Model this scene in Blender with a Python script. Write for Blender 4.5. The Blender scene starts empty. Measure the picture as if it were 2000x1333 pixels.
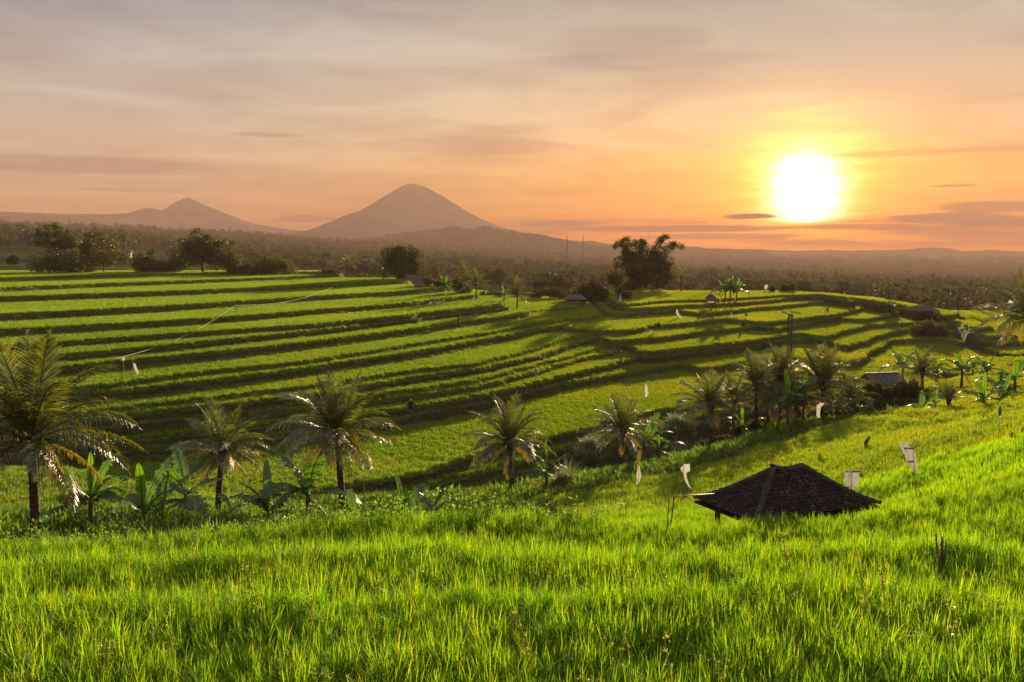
import bpy, math, random
import numpy as np
from mathutils import Vector, Matrix

# ------------------------------------------------------------------ camera
SC = bpy.context.scene
COL = SC.collection
F = 1833.0                      # focal length in pixels of a 2000 px wide frame
HORIZON = 495.0
THETA = math.atan((666.5 - HORIZON) / F)
cam_d = bpy.data.cameras.new('camera')
cam_d.sensor_width = 36.0
cam_d.lens = F / 2000.0 * 36.0
cam_d.clip_start = 0.1
cam_d.clip_end = 30000.0
cam = bpy.data.objects.new('camera', cam_d)
cam.rotation_euler = (math.pi / 2 - THETA, 0, 0)
COL.objects.link(cam)
SC.camera = cam

def ray(px, py):
    cx = (px - 1000.0) / F
    cy = (666.5 - py) / F
    return np.array([cx, math.cos(THETA) + cy * math.sin(THETA), -math.sin(THETA) + cy * math.cos(THETA)])

def PZ(px, py, z):              # the point of height z seen at a place of the picture
    r = ray(px, py)
    return r * (z / r[2])

# ------------------------------------------------------------------ render
SC.render.engine = 'CYCLES'
SC.cycles.use_denoising = True
try:
    SC.cycles.denoiser = 'OPENIMAGEDENOISE'
    SC.cycles.denoising_input_passes = 'RGB_ALBEDO_NORMAL'
    SC.cycles.denoising_prefilter = 'ACCURATE'
except Exception:
    pass
SC.cycles.max_bounces = 6
SC.cycles.diffuse_bounces = 3
SC.cycles.glossy_bounces = 2
SC.cycles.transmission_bounces = 3
SC.cycles.volume_bounces = 0
SC.cycles.sample_clamp_indirect = 4.0
SC.view_settings.view_transform = 'Standard'
SC.view_settings.look = 'None'
SC.view_settings.exposure = EXPOSURE = 2.25
SC.view_settings.gamma = 1.0

# ------------------------------------------------------------------ sun
SUN_DIR = Vector(ray(1575, 378)).normalized()
SUN_EL = math.asin(SUN_DIR.z)
SUN_AZ = math.atan2(SUN_DIR.x, SUN_DIR.y)
sd = bpy.data.lights.new('sun', 'SUN')
sd.energy = 5.0
sd.angle = math.radians(0.6)
sd.color = (1.0, 0.74, 0.44)
sun = bpy.data.objects.new('sun', sd)
LAMP_DIR = Vector((math.sin(SUN_AZ), math.cos(SUN_AZ), math.tan(math.radians(7.8)))).normalized()
sun.rotation_euler = (-LAMP_DIR).to_track_quat('-Z', 'Y').to_euler()
sun.location = (40, 60, 60)
COL.objects.link(sun)

# ------------------------------------------------------------------ node helper
class NT:
    def __init__(s, tree):
        s.t = tree; s.n = tree.nodes; s.l = tree.links
    def node(s, typ, **kw):
        x = s.n.new(typ)
        for k, v in kw.items():
            setattr(x, k, v)
        return x
    def put(s, sock, v):
        if isinstance(v, bpy.types.NodeSocket):
            s.l.new(v, sock)
        else:
            sock.default_value = v
    def m(s, op, a, b=0.0, c=0.0, clamp=False):
        x = s.node('ShaderNodeMath', operation=op, use_clamp=clamp)
        s.put(x.inputs[0], a); s.put(x.inputs[1], b)
        if len(x.inputs) > 2: s.put(x.inputs[2], c)
        return x.outputs[0]
    def mix(s, f, a, b, blend='MIX'):
        x = s.node('ShaderNodeMix', data_type='RGBA', blend_type=blend)
        s.put(x.inputs[0], f); s.put(x.inputs[6], a); s.put(x.inputs[7], b)
        return x.outputs[2]
    def ramp(s, f, pts, interp='LINEAR'):
        x = s.node('ShaderNodeValToRGB')
        cr = x.color_ramp; cr.interpolation = interp
        while len(cr.elements) < len(pts): cr.elements.new(0.5)
        for e, (p, c) in zip(cr.elements, pts):
            e.position = p; e.color = (c[0], c[1], c[2], 1) if hasattr(c, '__len__') else (c, c, c, 1)
        s.put(x.inputs[0], f)
        return x.outputs[0]
    def noise(s, vec, scale, detail=4, rough=0.55, dist=0.0):
        x = s.node('ShaderNodeTexNoise')
        if vec is not None: s.l.new(vec, x.inputs['Vector'])
        x.inputs['Scale'].default_value = scale; x.inputs['Detail'].default_value = detail
        x.inputs['Roughness'].default_value = rough; x.inputs['Distortion'].default_value = dist
        return x.outputs['Fac']
    def smooth(s, v, lo, hi):
        x = s.node('ShaderNodeMapRange', interpolation_type='SMOOTHSTEP')
        s.put(x.inputs[0], v); x.inputs[1].default_value = lo; x.inputs[2].default_value = hi
        return x.outputs[0]

def lin(r, g, b):
    f = lambda c: ((c / 255.0 + 0.055) / 1.055) ** 2.4 if c > 10 else c / 255.0 / 12.92
    return (f(r), f(g), f(b), 1.0)

# ------------------------------------------------------------------ sky
W = bpy.data.worlds.new('World'); SC.world = W; W.use_nodes = True
nt = NT(W.node_tree); nt.n.clear()
out = nt.node('ShaderNodeOutputWorld')
tc = nt.node('ShaderNodeTexCoord')
nrm = nt.node('ShaderNodeVectorMath', operation='NORMALIZE'); nt.l.new(tc.outputs['Generated'], nrm.inputs[0])
D = nrm.outputs[0]
sx = nt.node('ShaderNodeSeparateXYZ'); nt.l.new(D, sx.inputs[0])
DX, DY, DZ = sx.outputs
el = nt.m('MULTIPLY', nt.m('ARCSINE', DZ), 57.2958)
az = nt.m('MULTIPLY', nt.m('ARCTAN2', DX, DY), 57.2958)
elp = nt.m('MAXIMUM', el, 0.0)
# planar cloud coordinates (a cloud sheet overhead, so streaks flatten toward the horizon)
inv = nt.m('DIVIDE', 1.0, nt.m('ADD', nt.m('MAXIMUM', DZ, 0.0), 0.06))
cx = nt.node('ShaderNodeCombineXYZ')
nt.put(cx.inputs[0], nt.m('MULTIPLY', DX, inv)); nt.put(cx.inputs[1], nt.m('MULTIPLY', nt.m('MULTIPLY', DY, inv), 1.0)); cx.inputs[2].default_value = 3.1
P1 = cx.outputs[0]
# az/el coordinates for low banks of cloud
cb = nt.node('ShaderNodeCombineXYZ')
nt.put(cb.inputs[0], nt.m('MULTIPLY', az, 0.055)); nt.put(cb.inputs[1], nt.m('MULTIPLY', el, 0.55)); cb.inputs[2].default_value = 1.7
P2 = cb.outputs[0]
cc = nt.node('ShaderNodeCombineXYZ')
nt.put(cc.inputs[0], nt.m('MULTIPLY', az, 0.035)); nt.put(cc.inputs[1], nt.m('MULTIPLY', el, 0.16)); cc.inputs[2].default_value = 7.3
P3 = cc.outputs[0]
e01 = nt.m('DIVIDE', nt.m('ADD', elp, 0.0), 40.0)
left = nt.ramp(e01, [(0.0, lin(224, 138, 108)), (0.055, lin(236, 170, 120)), (0.11, lin(220, 190, 158)), (0.2, lin(198, 189, 175)),
                     (0.30, lin(170, 172, 171)), (0.385, lin(122, 138, 156)), (0.6, lin(150, 142, 146)), (1.0, lin(150, 145, 150))])
right = nt.ramp(e01, [(0.0, lin(255, 118, 20)), (0.045, lin(255, 138, 0)), (0.10, lin(252, 184, 80)), (0.17, lin(230, 202, 156)),
                      (0.28, lin(202, 192, 172)), (0.385, lin(170, 168, 160)), (0.6, lin(165, 146, 138)), (1.0, lin(155, 146, 148))])
fr = nt.smooth(az, -26.0, 6.0)
base = nt.mix(fr, left, right)
# broad soft cloud
n1 = nt.noise(P1, 0.9, 5, 0.5, 0.6)
n3 = nt.noise(P3, 2.2, 5, 0.55, 0.4)
c1 = nt.smooth(n1, 0.44, 0.62)
c3 = nt.smooth(n3, 0.45, 0.72)
base = nt.mix(nt.m('MULTIPLY', c1, 0.8), base, nt.mix(1.0, base, (1.22, 1.25, 1.26, 1), 'MULTIPLY'))
base = nt.mix(nt.m('MULTIPLY', c3, 0.6), base, nt.mix(1.0, base, (0.62, 0.60, 0.68, 1), 'MULTIPLY'))
# angular distance to the sun
dot = nt.node('ShaderNodeVectorMath', operation='DOT_PRODUCT'); nt.l.new(D, dot.inputs[0]); dot.inputs[1].default_value = SUN_DIR
saz, sel = math.degrees(SUN_AZ), math.degrees(SUN_EL)
da = nt.m('SUBTRACT', az, saz); de = nt.m('SUBTRACT', el, sel)
def gauss(sa, su, sdn):
    up = nt.m('MAXIMUM', de, 0.0); dn = nt.m('MINIMUM', de, 0.0)
    q = nt.m('ADD', nt.m('POWER', nt.m('DIVIDE', nt.m('ABSOLUTE', da), sa), 2.0),
             nt.m('ADD', nt.m('POWER', nt.m('DIVIDE', up, su), 2.0), nt.m('POWER', nt.m('ABSOLUTE', nt.m('DIVIDE', dn, sdn)), 2.0)))
    return nt.m('EXPONENT', nt.m('MULTIPLY', q, -1.0))
streak = nt.noise(P2, 3.0, 5, 0.6, 0.3)
sk = nt.smooth(streak, 0.40, 0.62)
g_w = gauss(17.0, 5.5, 4.0)
g_o = gauss(9.5, 3.4, 2.8)
g_y = gauss(3.1, 3.3, 1.8)
g_c = gauss(1.9, 2.0, 1.65)
def addc(a, f, c):
    return nt.mix(1.0, a, nt.mix(f, (0, 0, 0, 1), c), 'ADD')
sky = addc(base, nt.m('MULTIPLY', g_w, 1.0), (0.62, 0.17, -0.2, 1))
sky = addc(sky, nt.m('MULTIPLY', g_o, 1.0), (1.9, 0.52, -0.5, 1))
sky = addc(sky, nt.m('MULTIPLY', g_y, nt.m('ADD', 0.55, nt.m('MULTIPLY', sk, 0.6))), (3.0, 1.9, -0.6, 1))
GLOWSKY = sky
# grey-mauve cloud banks low over the plain
band = nt.m('MULTIPLY', nt.smooth(el, 0.1, 0.7), nt.m('SUBTRACT', 1.0, nt.smooth(el, 1.7, 2.3)))
bn = nt.smooth(nt.noise(P2, 1.6, 6, 0.6, 0.5), 0.40, 0.58)
bankf = nt.m('MULTIPLY', nt.m('MULTIPLY', band, bn), nt.smooth(az, -8.0, 2.0))
sky = nt.mix(nt.m('MULTIPLY', bankf, 0.8), sky, lin(170, 84, 66))
sn = nt.smooth(nt.noise(P2, 5.0, 6, 0.6, 0.2), 0.56, 0.66)
sm = nt.m('MULTIPLY', nt.m('MULTIPLY', sn, nt.m('SUBTRACT', 1.0, nt.smooth(el, 5.0, 8.0))), 0.35)
sky = nt.mix(sm, sky, nt.mix(1.0, sky, (0.75, 0.62, 0.6, 1), 'MULTIPLY'))
# separate little clouds (azimuth, elevation, half widths, strength)
def small_cloud(a0, e0, wa, we, strg, colr):
    global sky
    q = nt.m('ADD', nt.m('POWER', nt.m('ABSOLUTE', nt.m('DIVIDE', nt.m('SUBTRACT', az, a0), wa)), 2.0),
             nt.m('POWER', nt.m('ABSOLUTE', nt.m('DIVIDE', nt.m('SUBTRACT', el, e0), we)), 2.0))
    f = nt.m('SUBTRACT', 1.25, nt.m('ADD', q, nt.m('MULTIPLY', nt.noise(P2, 9.0, 4, 0.6), 1.0)))
    f = nt.smooth(f, -0.25, 0.45)
    sky = nt.mix(nt.m('MULTIPLY', f, strg), sky, colr)
def azel(px, py):
    r = Vector(ray(px, py)).normalized()
    return math.degrees(math.atan2(r.x, r.y)), math.degrees(math.asin(r.z))
core = nt.m('MULTIPLY', nt.m('POWER', g_c, 1.6), nt.m('ADD', 0.75, nt.m('MULTIPLY', sk, 0.5)))
cut = nt.smooth(nt.m('ADD', el, nt.m('MULTIPLY', nt.m('SUBTRACT', streak, 0.5), 0.5)), 1.72, 1.9)
core = nt.m('MULTIPLY', core, cut)
sky = addc(sky, core, (14.0, 12.5, 9.5, 1))
sky = addc(sky, nt.m('MULTIPLY', nt.m('MULTIPLY', gauss(3.2, 1.0, 1.0), 1.0), 0.0), (1, 1, 0, 1))
for (px, py, wpx, hpx, st, c) in [(1462, 423, 62, 6, 1.0, lin(150, 60, 10)), (1935, 405, 110, 13, .8, lin(165, 90, 66)), (1860, 427, 130, 12, .9, lin(160, 80, 62)),
                                 (1960, 436, 90, 9, .9, lin(160, 80, 66)), (520, 264, 80, 5, .5, lin(165, 130, 122)), (150, 322, 290, 19, .6, lin(150, 122, 122)),
                                 (600, 428, 70, 9, .8, lin(180, 120, 110)), (1080, 438, 90, 8, .8, lin(175, 95, 70)), (1320, 447, 280, 8, .9, lin(180, 84, 50)),
                                 (1400, 462, 200, 7, .7, lin(180, 84, 60)), (1865, 363, 45, 3, .7, lin(180, 110, 70)), (250, 372, 110, 5, .45, lin(180, 130, 115)),
                                 (1680, 443, 170, 6, .8, lin(200, 80, 10)), (900, 285, 220, 22, .3, lin(180, 130, 110)), (1740, 300, 160, 6, .35, lin(190, 130, 80)), (1960, 290, 120, 7, .4, lin(190, 140, 110)), (700, 150, 420, 34, .2, lin(150, 135, 135)), (1250, 120, 300, 22, .25, lin(150, 132, 128))]:
    a0, e0 = azel(px, py)
    small_cloud(a0, e0, wpx / 32.0, hpx / 32.0, st, c)
skytex = nt.node('ShaderNodeTexSky', sky_type='NISHITA')
skytex.sun_disc = False; skytex.sun_elevation = SUN_EL; skytex.sun_rotation = SUN_AZ
skytex.altitude = 600; skytex.dust_density = 3.0
bg1 = nt.node('ShaderNodeBackground'); nt.l.new(skytex.outputs[0], bg1.inputs[0]); nt.put(bg1.inputs[1], nt.m('MULTIPLY', nt.smooth(el, 17.0, 35.0), 0.05))
bg2 = nt.node('ShaderNodeBackground'); nt.l.new(sky, bg2.inputs[0]); bg2.inputs[1].default_value = 1.0
# the sky overhead is a little darker than the lit cloud near the horizon
hi = nt.m('ADD', 0.225, nt.m('MULTIPLY', nt.smooth(el, 17.0, 40.0), -0.05))
nt.put(bg2.inputs[1], hi)
ad = nt.node('ShaderNodeAddShader'); nt.l.new(bg1.outputs[0], ad.inputs[0]); nt.l.new(bg2.outputs[0], ad.inputs[1])
nt.l.new(ad.outputs[0], out.inputs[0])
W.cycles.sampling_method = 'MANUAL'
W.cycles.sample_map_resolution = 1024

# ------------------------------------------------------------------ object helpers
def tag(o, label=None, cat=None, group=None, kind=None):
    if label: o['label'] = label
    if cat: o['category'] = cat
    if group: o['group'] = group
    if kind: o['kind'] = kind
    return o

def empty(name, loc, rz=0.0):
    o = bpy.data.objects.new(name, None)
    o.empty_display_size = 0.3
    o.location = tuple(float(v) for v in loc); o.rotation_euler = (0, 0, rz)
    COL.objects.link(o)
    return o

def link(name, me, parent=None, loc=(0, 0, 0), rot=(0, 0, 0), sc=1.0):
    o = bpy.data.objects.new(name, me)
    COL.objects.link(o)
    o.location = tuple(float(v) for v in loc); o.rotation_euler = rot
    o.scale = (sc, sc, sc) if not hasattr(sc, '__len__') else sc
    if parent is not None: o.parent = parent
    return o

class MB:
    """collects vertices and faces of one mesh"""
    def __init__(s):
        s.v = []; s.f = []; s.t = []; s.n = 0; s.mi = []
    def add(s, verts, faces, t=0.5, mi=0):
        verts = np.asarray(verts, float).reshape(-1, 3)
        s.v.append(verts)
        if np.isscalar(t): t = np.full(len(verts), t)
        s.t.append(np.asarray(t, float))
        if isinstance(faces, np.ndarray):
            s.f.extend((faces + s.n).tolist())
        else:
            s.f.extend([[i + s.n for i in f] for f in faces])
        s.mi.extend([mi] * len(faces))
        s.n += len(verts)
        return s
    def tube(s, pts, radii, n=6, t=0.5, cap=True, mi=0):
        pts = np.asarray(pts, float); m = len(pts)
        if np.isscalar(radii): radii = [radii] * m
        tan = np.gradient(pts, axis=0)
        vs = []
        up = np.array([0.0, 0.0, 1.0])
        a = np.arange(n) * 2 * math.pi / n
        u = None
        for i in range(m):
            d = tan[i] / (np.linalg.norm(tan[i]) + 1e-9)
            if u is None:
                ref = up if abs(d[2]) < 0.9 else np.array([1.0, 0, 0])
                u = np.cross(d, ref)
            else:
                u = u - d * np.dot(u, d)
            u = u / (np.linalg.norm(u) + 1e-9)
            w = np.cross(d, u)
            vs.append(pts[i] + radii[i] * (np.cos(a)[:, None] * u + np.sin(a)[:, None] * w))
        vs = np.concatenate(vs)
        fs = []
        for i in range(m - 1):
            for j in range(n):
                k = (j + 1) % n
                fs.append([i * n + j, i * n + k, (i + 1) * n + k, (i + 1) * n + j])
        if cap:
            fs.append(list(range(n))[::-1]); fs.append([(m - 1) * n + j for j in range(n)])
        return s.add(vs, fs, t, mi)
    def box(s, c, size, rz=0.0, t=0.5, mi=0, tilt=None):
        hx, hy, hz = [q / 2 for q in size]
        v = np.array([[x, y, z] for x in (-hx, hx) for y in (-hy, hy) for z in (-hz, hz)])
        if tilt is not None:
            v = v @ np.array(Matrix.Rotation(tilt[0], 3, tilt[1])).T
        ca, sa = math.cos(rz), math.sin(rz)
        v = np.stack([v[:, 0] * ca - v[:, 1] * sa, v[:, 0] * sa + v[:, 1] * ca, v[:, 2]], 1) + np.asarray(c, float)
        return s.add(v, [[0, 1, 3, 2], [4, 6, 7, 5], [0, 4, 5, 1], [2, 3, 7, 6], [0, 2, 6, 4], [1, 5, 7, 3]], t, mi)
    def mesh(s, name, mats, smooth=False):
        me = bpy.data.meshes.new(name)
        me.from_pydata(np.concatenate(s.v).tolist(), [], s.f)
        a = me.attributes.new('t', 'FLOAT', 'POINT'); a.data.foreach_set('value', np.concatenate(s.t).astype(np.float32))
        for m in (mats if isinstance(mats, (list, tuple)) else [mats]): me.materials.append(m)
        if any(s.mi): me.polygons.foreach_set('material_index', s.mi)
        if smooth: me.polygons.foreach_set('use_smooth', [True] * len(me.polygons))
        me.update()
        return me
    def build(s, name, mats, parent=None, smooth=False, **kw):
        return link(name, s.mesh(name, mats, smooth), parent, **kw)

def blades(mb, N, rs, spread, h, w, lean, segs, t=(0, 1), square=False, zoff=0.0):
    """a bunch of grass blades"""
    if square:
        b = rs.uniform(-spread, spread, (N, 2))
    else:
        r = spread * np.sqrt(rs.uniform(0, 1, N)); a = rs.uniform(0, 6.283, N)
        b = np.stack([r * np.cos(a), r * np.sin(a)], 1)
    hh = rs.uniform(h[0], h[1], N); ww = rs.uniform(w[0], w[1], N) / 2
    a = rs.uniform(0, 6.283, N); ln = rs.uniform(lean[0], lean[1], N)
    fa = a + math.pi / 2 + rs.uniform(-0.7, 0.7, N)
    dx, dy = np.cos(a), np.sin(a); fx, fy = np.cos(fa), np.sin(fa)
    lev = []
    for sgi in range(segs + 1):
        f = sgi / segs
        off = ln * hh * f ** 2
        z = zoff + hh * (f - 0.45 * ln * f ** 2.5)
        c = np.stack([b[:, 0] + dx * off, b[:, 1] + dy * off, z], 1)
        if sgi < segs:
            wd = ww * (1 - f ** 2 * 0.75)
            sd_ = np.stack([fx * wd, fy * wd, np.zeros(N)], 1)
            lev += [c - sd_, c + sd_]
        else:
            lev.append(c)
    V = np.stack(lev, 1); k = V.shape[1]
    base_ = (np.arange(N) * k)[:, None]
    Q = []
    for sgi in range(segs - 1):
        Q.append(base_ + np.array([[2 * sgi, 2 * sgi + 1, 2 * sgi + 3, 2 * sgi + 2]]))
    T = base_ + np.array([[k - 3, k - 2, k - 1]])
    tt = np.repeat(rs.uniform(t[0], t[1], N), k)
    n0 = mb.n
    mb.v.append(V.reshape(-1, 3)); mb.t.append(tt); mb.n += N * k
    fs = []
    for q in Q: fs.extend((q + n0).tolist())
    fs.extend((T + n0).tolist())
    mb.f.extend(fs); mb.mi.extend([0] * len(fs))

def leafcards(mb, pts, size, rs, t, flat=0.0, aspect=0.55):
    """small folded leaf quads at the given points"""
    N = len(pts)
    nrm_ = rs.normal(size=(N, 3)); nrm_[:, 2] += flat
    nrm_ /= np.linalg.norm(nrm_, axis=1)[:, None] + 1e-9
    a = np.cross(nrm_, rs.normal(size=(N, 3))); a /= np.linalg.norm(a, axis=1)[:, None] + 1e-9
    b = np.cross(nrm_, a)
    s_ = (rs.uniform(0.6, 1.3, N) * size)[:, None]
    V = np.stack([pts - a * s_, pts - b * s_ * aspect, pts + a * s_, pts + b * s_ * aspect], 1)
    base_ = (np.arange(N) * 4)[:, None]
    tt = np.repeat(t, 4)
    mb.add(V.reshape(-1, 3), base_ + np.array([[0, 1, 2, 3]]), tt)

# ------------------------------------------------------------------ materials
def new_mat(name):
    m = bpy.data.materials.new(name); m.use_nodes = True
    q = NT(m.node_tree); q.n.clear()
    return m, q, q.node('ShaderNodeOutputMaterial')

def leaf_mat(name, c0, c1, c2=None, trans=0.5, gloss=0.06, rough=0.4, tcol=(1.25, 1.15, 0.5), noise_scale=0.05, nz=0.35, patch=None, sun_gold=None):
    """foliage: c0..c1 along the attribute t, c2 for a few odd (dry) leaves; light shines through"""
    m, q, o = new_mat(name)
    at = q.node('ShaderNodeAttribute', attribute_name='t')
    info = q.node('ShaderNodeObjectInfo')
    v = at.outputs['Fac']
    col = q.mix(v, (*c0, 1), (*c1, 1))
    if c2 is not None:
        col = q.mix(q.smooth(v, 0.955, 0.975), col, (*c2, 1))
    geo = q.node('ShaderNodeNewGeometry')
    n = q.noise(geo.outputs['Position'], noise_scale, 3, 0.6)
    br = q.m('ADD', 1.0 - nz / 2, q.m('MULTIPLY', q.m('ADD', q.smooth(n, 0.3, 0.7), q.m('MULTIPLY', info.outputs['Random'], 0.6)), nz / 1.3))
    cb_ = q.node('ShaderNodeCombineColor'); 
    for i in range(3): q.put(cb_.inputs[i], br)
    col = q.mix(1.0, col, cb_.outputs[0], 'MULTIPLY')
    if patch is not None:
        n2 = q.noise(geo.outputs['Position'], patch[0], 2, 0.5)
        col = q.mix(q.m('MULTIPLY', q.smooth(n2, 0.45, 0.65), patch[2]), col, q.mix(1.0, col, (*patch[1], 1), 'MULTIPLY'))
    if sun_gold is not None:        # sunlit gold put into the leaf colour, stronger further to the right
        sp_ = q.node('ShaderNodeSeparateXYZ'); q.l.new(geo.outputs['Position'], sp_.inputs[0])
        n3 = q.noise(geo.outputs['Position'], 0.04, 2, 0.5)
        fx_ = q.smooth(q.m('ADD', sp_.outputs[0], q.m('MULTIPLY', n3, 30.0)), sun_gold[0], sun_gold[1])
        col = q.mix(q.m('MULTIPLY', fx_, sun_gold[3]), col, q.mix(1.0, col, (*sun_gold[2], 1), 'MULTIPLY'))
    df = q.node('ShaderNodeBsdfDiffuse'); q.put(df.inputs[0], col)
    tr = q.node('ShaderNodeBsdfTranslucent'); q.put(tr.inputs[0], q.mix(1.0, col, (*tcol, 1), 'MULTIPLY'))
    gl = q.node('ShaderNodeBsdfGlossy'); gl.inputs[0].default_value = (1, 1, 1, 1); gl.inputs['Roughness'].default_value = rough
    m1 = q.node('ShaderNodeMixShader'); m1.inputs[0].default_value = trans; q.l.new(df.outputs[0], m1.inputs[1]); q.l.new(tr.outputs[0], m1.inputs[2])
    m2 = q.node('ShaderNodeMixShader'); m2.inputs[0].default_value = gloss; q.l.new(m1.outputs[0], m2.inputs[1]); q.l.new(gl.outputs[0], m2.inputs[2])
    q.l.new(m2.outputs[0], o.inputs[0])
    return m

def rough_mat(name, c0, c1, scale=3.0, rough=0.85, spec=0.2, bump=0.3, stretch=None, lichen=None, coords='Object'):
    m, q, o = new_mat(name)
    tc_ = q.node('ShaderNodeTexCoord'); vec = tc_.outputs[coords]
    if stretch:
        mp = q.node('ShaderNodeMapping'); mp.inputs['Scale'].default_value = stretch; q.l.new(vec, mp.inputs[0]); vec = mp.outputs[0]
    n = q.noise(vec, scale, 6, 0.65)
    col = q.mix(q.smooth(n, 0.3, 0.7), (*c0, 1), (*c1, 1))
    if lichen:
        n2 = q.noise(vec, scale * lichen[0], 3, 0.7)
        col = q.mix(q.smooth(n2, lichen[2], lichen[2] + 0.08), col, (*lichen[1], 1))
    p = q.node('ShaderNodeBsdfPrincipled'); q.put(p.inputs['Base Color'], col)
    p.inputs['Roughness'].default_value = rough; p.inputs['Specular IOR Level'].default_value = spec
    if bump:
        b = q.node('ShaderNodeBump'); b.inputs['Strength'].default_value = bump; b.inputs['Distance'].default_value = 0.05
        q.l.new(n, b.inputs['Height']); q.l.new(b.outputs[0], p.inputs['Normal'])
    q.l.new(p.outputs[0], o.inputs[0])
    return m

def cloth_mat(name, c, trans=0.45, blotch=0.12):
    m, q, o = new_mat(name)
    tc_ = q.node('ShaderNodeTexCoord')
    n = q.noise(tc_.outputs['Object'], 4.0, 4, 0.6)
    col = q.mix(q.m('MULTIPLY', q.smooth(n, 0.4, 0.7), blotch * 3), (*c, 1), tuple(k * 0.7 for k in c) + (1,))
    df = q.node('ShaderNodeBsdfDiffuse'); q.put(df.inputs[0], col)
    tr = q.node('ShaderNodeBsdfTranslucent'); q.put(tr.inputs[0], col)
    mx = q.node('ShaderNodeMixShader'); mx.inputs[0].default_value = trans
    q.l.new(df.outputs[0], mx.inputs[1]); q.l.new(tr.outputs[0], mx.inputs[2]); q.l.new(mx.outputs[0], o.inputs[0])
    return m

M = {}
M['rice'] = leaf_mat('rice_leaf', (0.055, 0.17, 0.006), (0.28, 0.46, 0.012), (0.46, 0.42, 0.05), 0.48, 0.02, 0.5, tcol=(1.4, 1.45, 0.15), noise_scale=0.08, nz=0.5, patch=(0.5, (1.35, 1.08, 0.6), 0.35))
M['rice_mid'] = leaf_mat('rice_leaf_mid', (0.075, 0.19, 0.008), (0.26, 0.41, 0.015), (0.40, 0.30, 0.06), 0.5, 0.03, 0.4, noise_scale=0.05, nz=0.4, patch=(0.12, (1.4, 1.05, 0.6), 0.6), sun_gold=(0, 50, (1.4, 1.05, 0.7), 0.7))
M['rice_far'] = leaf_mat('rice_leaf_far', (0.075, 0.18, 0.008), (0.23, 0.35, 0.015), None, 0.5, 0.02, 0.4, noise_scale=0.03, nz=0.35, patch=(0.06, (1.35, 1.0, 0.6), 0.6), sun_gold=(-10, 60, (1.5, 1.1, 0.55), 0.7))
M['panicle'] = leaf_mat('rice_panicle', (0.26, 0.34, 0.05), (0.42, 0.42, 0.09), None, 0.35, 0.05)
M['bank'] = leaf_mat('bank_grass', (0.045, 0.085, 0.012), (0.12, 0.17, 0.025), (0.18, 0.15, 0.05), 0.35, 0.01)
M['frond'] = leaf_mat('palm_leaflet', (0.028, 0.052, 0.012), (0.11, 0.13, 0.025), (0.26, 0.15, 0.05), 0.48, 0.08, 0.42, tcol=(1.7, 1.45, 0.3), noise_scale=0.7, nz=0.5)
M['frond_far'] = leaf_mat('palm_leaflet_far', (0.03, 0.04, 0.012), (0.08, 0.085, 0.025), None, 0.35, 0.05, 0.4, noise_scale=0.5)
M['banana'] = leaf_mat('banana_leaf', (0.03, 0.075, 0.018), (0.09, 0.18, 0.025), (0.15, 0.105, 0.05), 0.42, 0.05, 0.35, tcol=(1.9, 1.9, 0.3), noise_scale=0.8, nz=0.4)
M['tree'] = leaf_mat('tree_leaf', (0.02, 0.035, 0.01), (0.085, 0.11, 0.02), None, 0.3, 0.03, noise_scale=0.4)
M['tree_warm'] = leaf_mat('tree_leaf_olive', (0.035, 0.045, 0.01), (0.13, 0.13, 0.025), None, 0.4, 0.03, noise_scale=0.4)
M['bamboo'] = leaf_mat('bamboo_leaf', (0.035, 0.045, 0.01), (0.10, 0.09, 0.02), None, 0.35, 0.02, noise_scale=0.4)
M['forest'] = leaf_mat('forest_leaf', (0.05, 0.06, 0.04), (0.13, 0.14, 0.075), None, 0.25, 0.01, noise_scale=0.01)
M['bean'] = leaf_mat('bean_leaf', (0.05, 0.12, 0.02), (0.17, 0.27, 0.04), (0.30, 0.32, 0.08), 0.45, 0.015, tcol=(1.5, 1.5, 0.4), noise_scale=0.6)
M['reed'] = leaf_mat('reed_leaf', (0.10, 0.15, 0.06), (0.24, 0.27, 0.12), None, 0.4, 0.10, noise_scale=0.6)
M['bark'] = rough_mat('bark', (0.035, 0.022, 0.013), (0.12, 0.08, 0.05), 6, bump=0.6, stretch=(1, 1, 4))
M['bark_red'] = rough_mat('palm_trunk_bark', (0.035, 0.022, 0.014), (0.10, 0.068, 0.045), 5, bump=0.6, stretch=(0.6, 0.6, 5))
M['stem'] = rough_mat('banana_stem', (0.07, 0.06, 0.03), (0.16, 0.13, 0.06), 4, bump=0.3, stretch=(3, 3, 0.6))
M['wood'] = rough_mat('weathered_wood', (0.07, 0.05, 0.035), (0.20, 0.15, 0.11), 5, bump=0.4, stretch=(4, 4, 0.5))
M['bamboo_pole'] = rough_mat('dry_bamboo', (0.22, 0.15, 0.07), (0.42, 0.30, 0.16), 5, rough=0.5, spec=0.4, bump=0.1)
M['tile'] = rough_mat('clay_roof_tile', (0.012, 0.008, 0.007), (0.036, 0.023, 0.018), 5, rough=0.8, bump=0.4, lichen=(2.2, (0.11, 0.10, 0.085), 0.575))
M['tile_cap'] = rough_mat('ridge_tile', (0.03, 0.027, 0.026), (0.10, 0.09, 0.085), 7, rough=0.75, bump=0.4)
M['thatch'] = rough_mat('thatch', (0.06, 0.04, 0.025), (0.16, 0.11, 0.07), 6, bump=0.6, stretch=(6, 6, 1))
M['slate'] = rough_mat('grey_roof_sheet', (0.07, 0.055, 0.06), (0.16, 0.125, 0.125), 3, rough=0.6)
M['plaster'] = rough_mat('pale_plaster', (0.30, 0.26, 0.23), (0.45, 0.40, 0.36), 2, bump=0.1)
M['concrete'] = rough_mat('pole_concrete', (0.055, 0.035, 0.03), (0.10, 0.07, 0.06), 4, bump=0.1)
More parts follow.
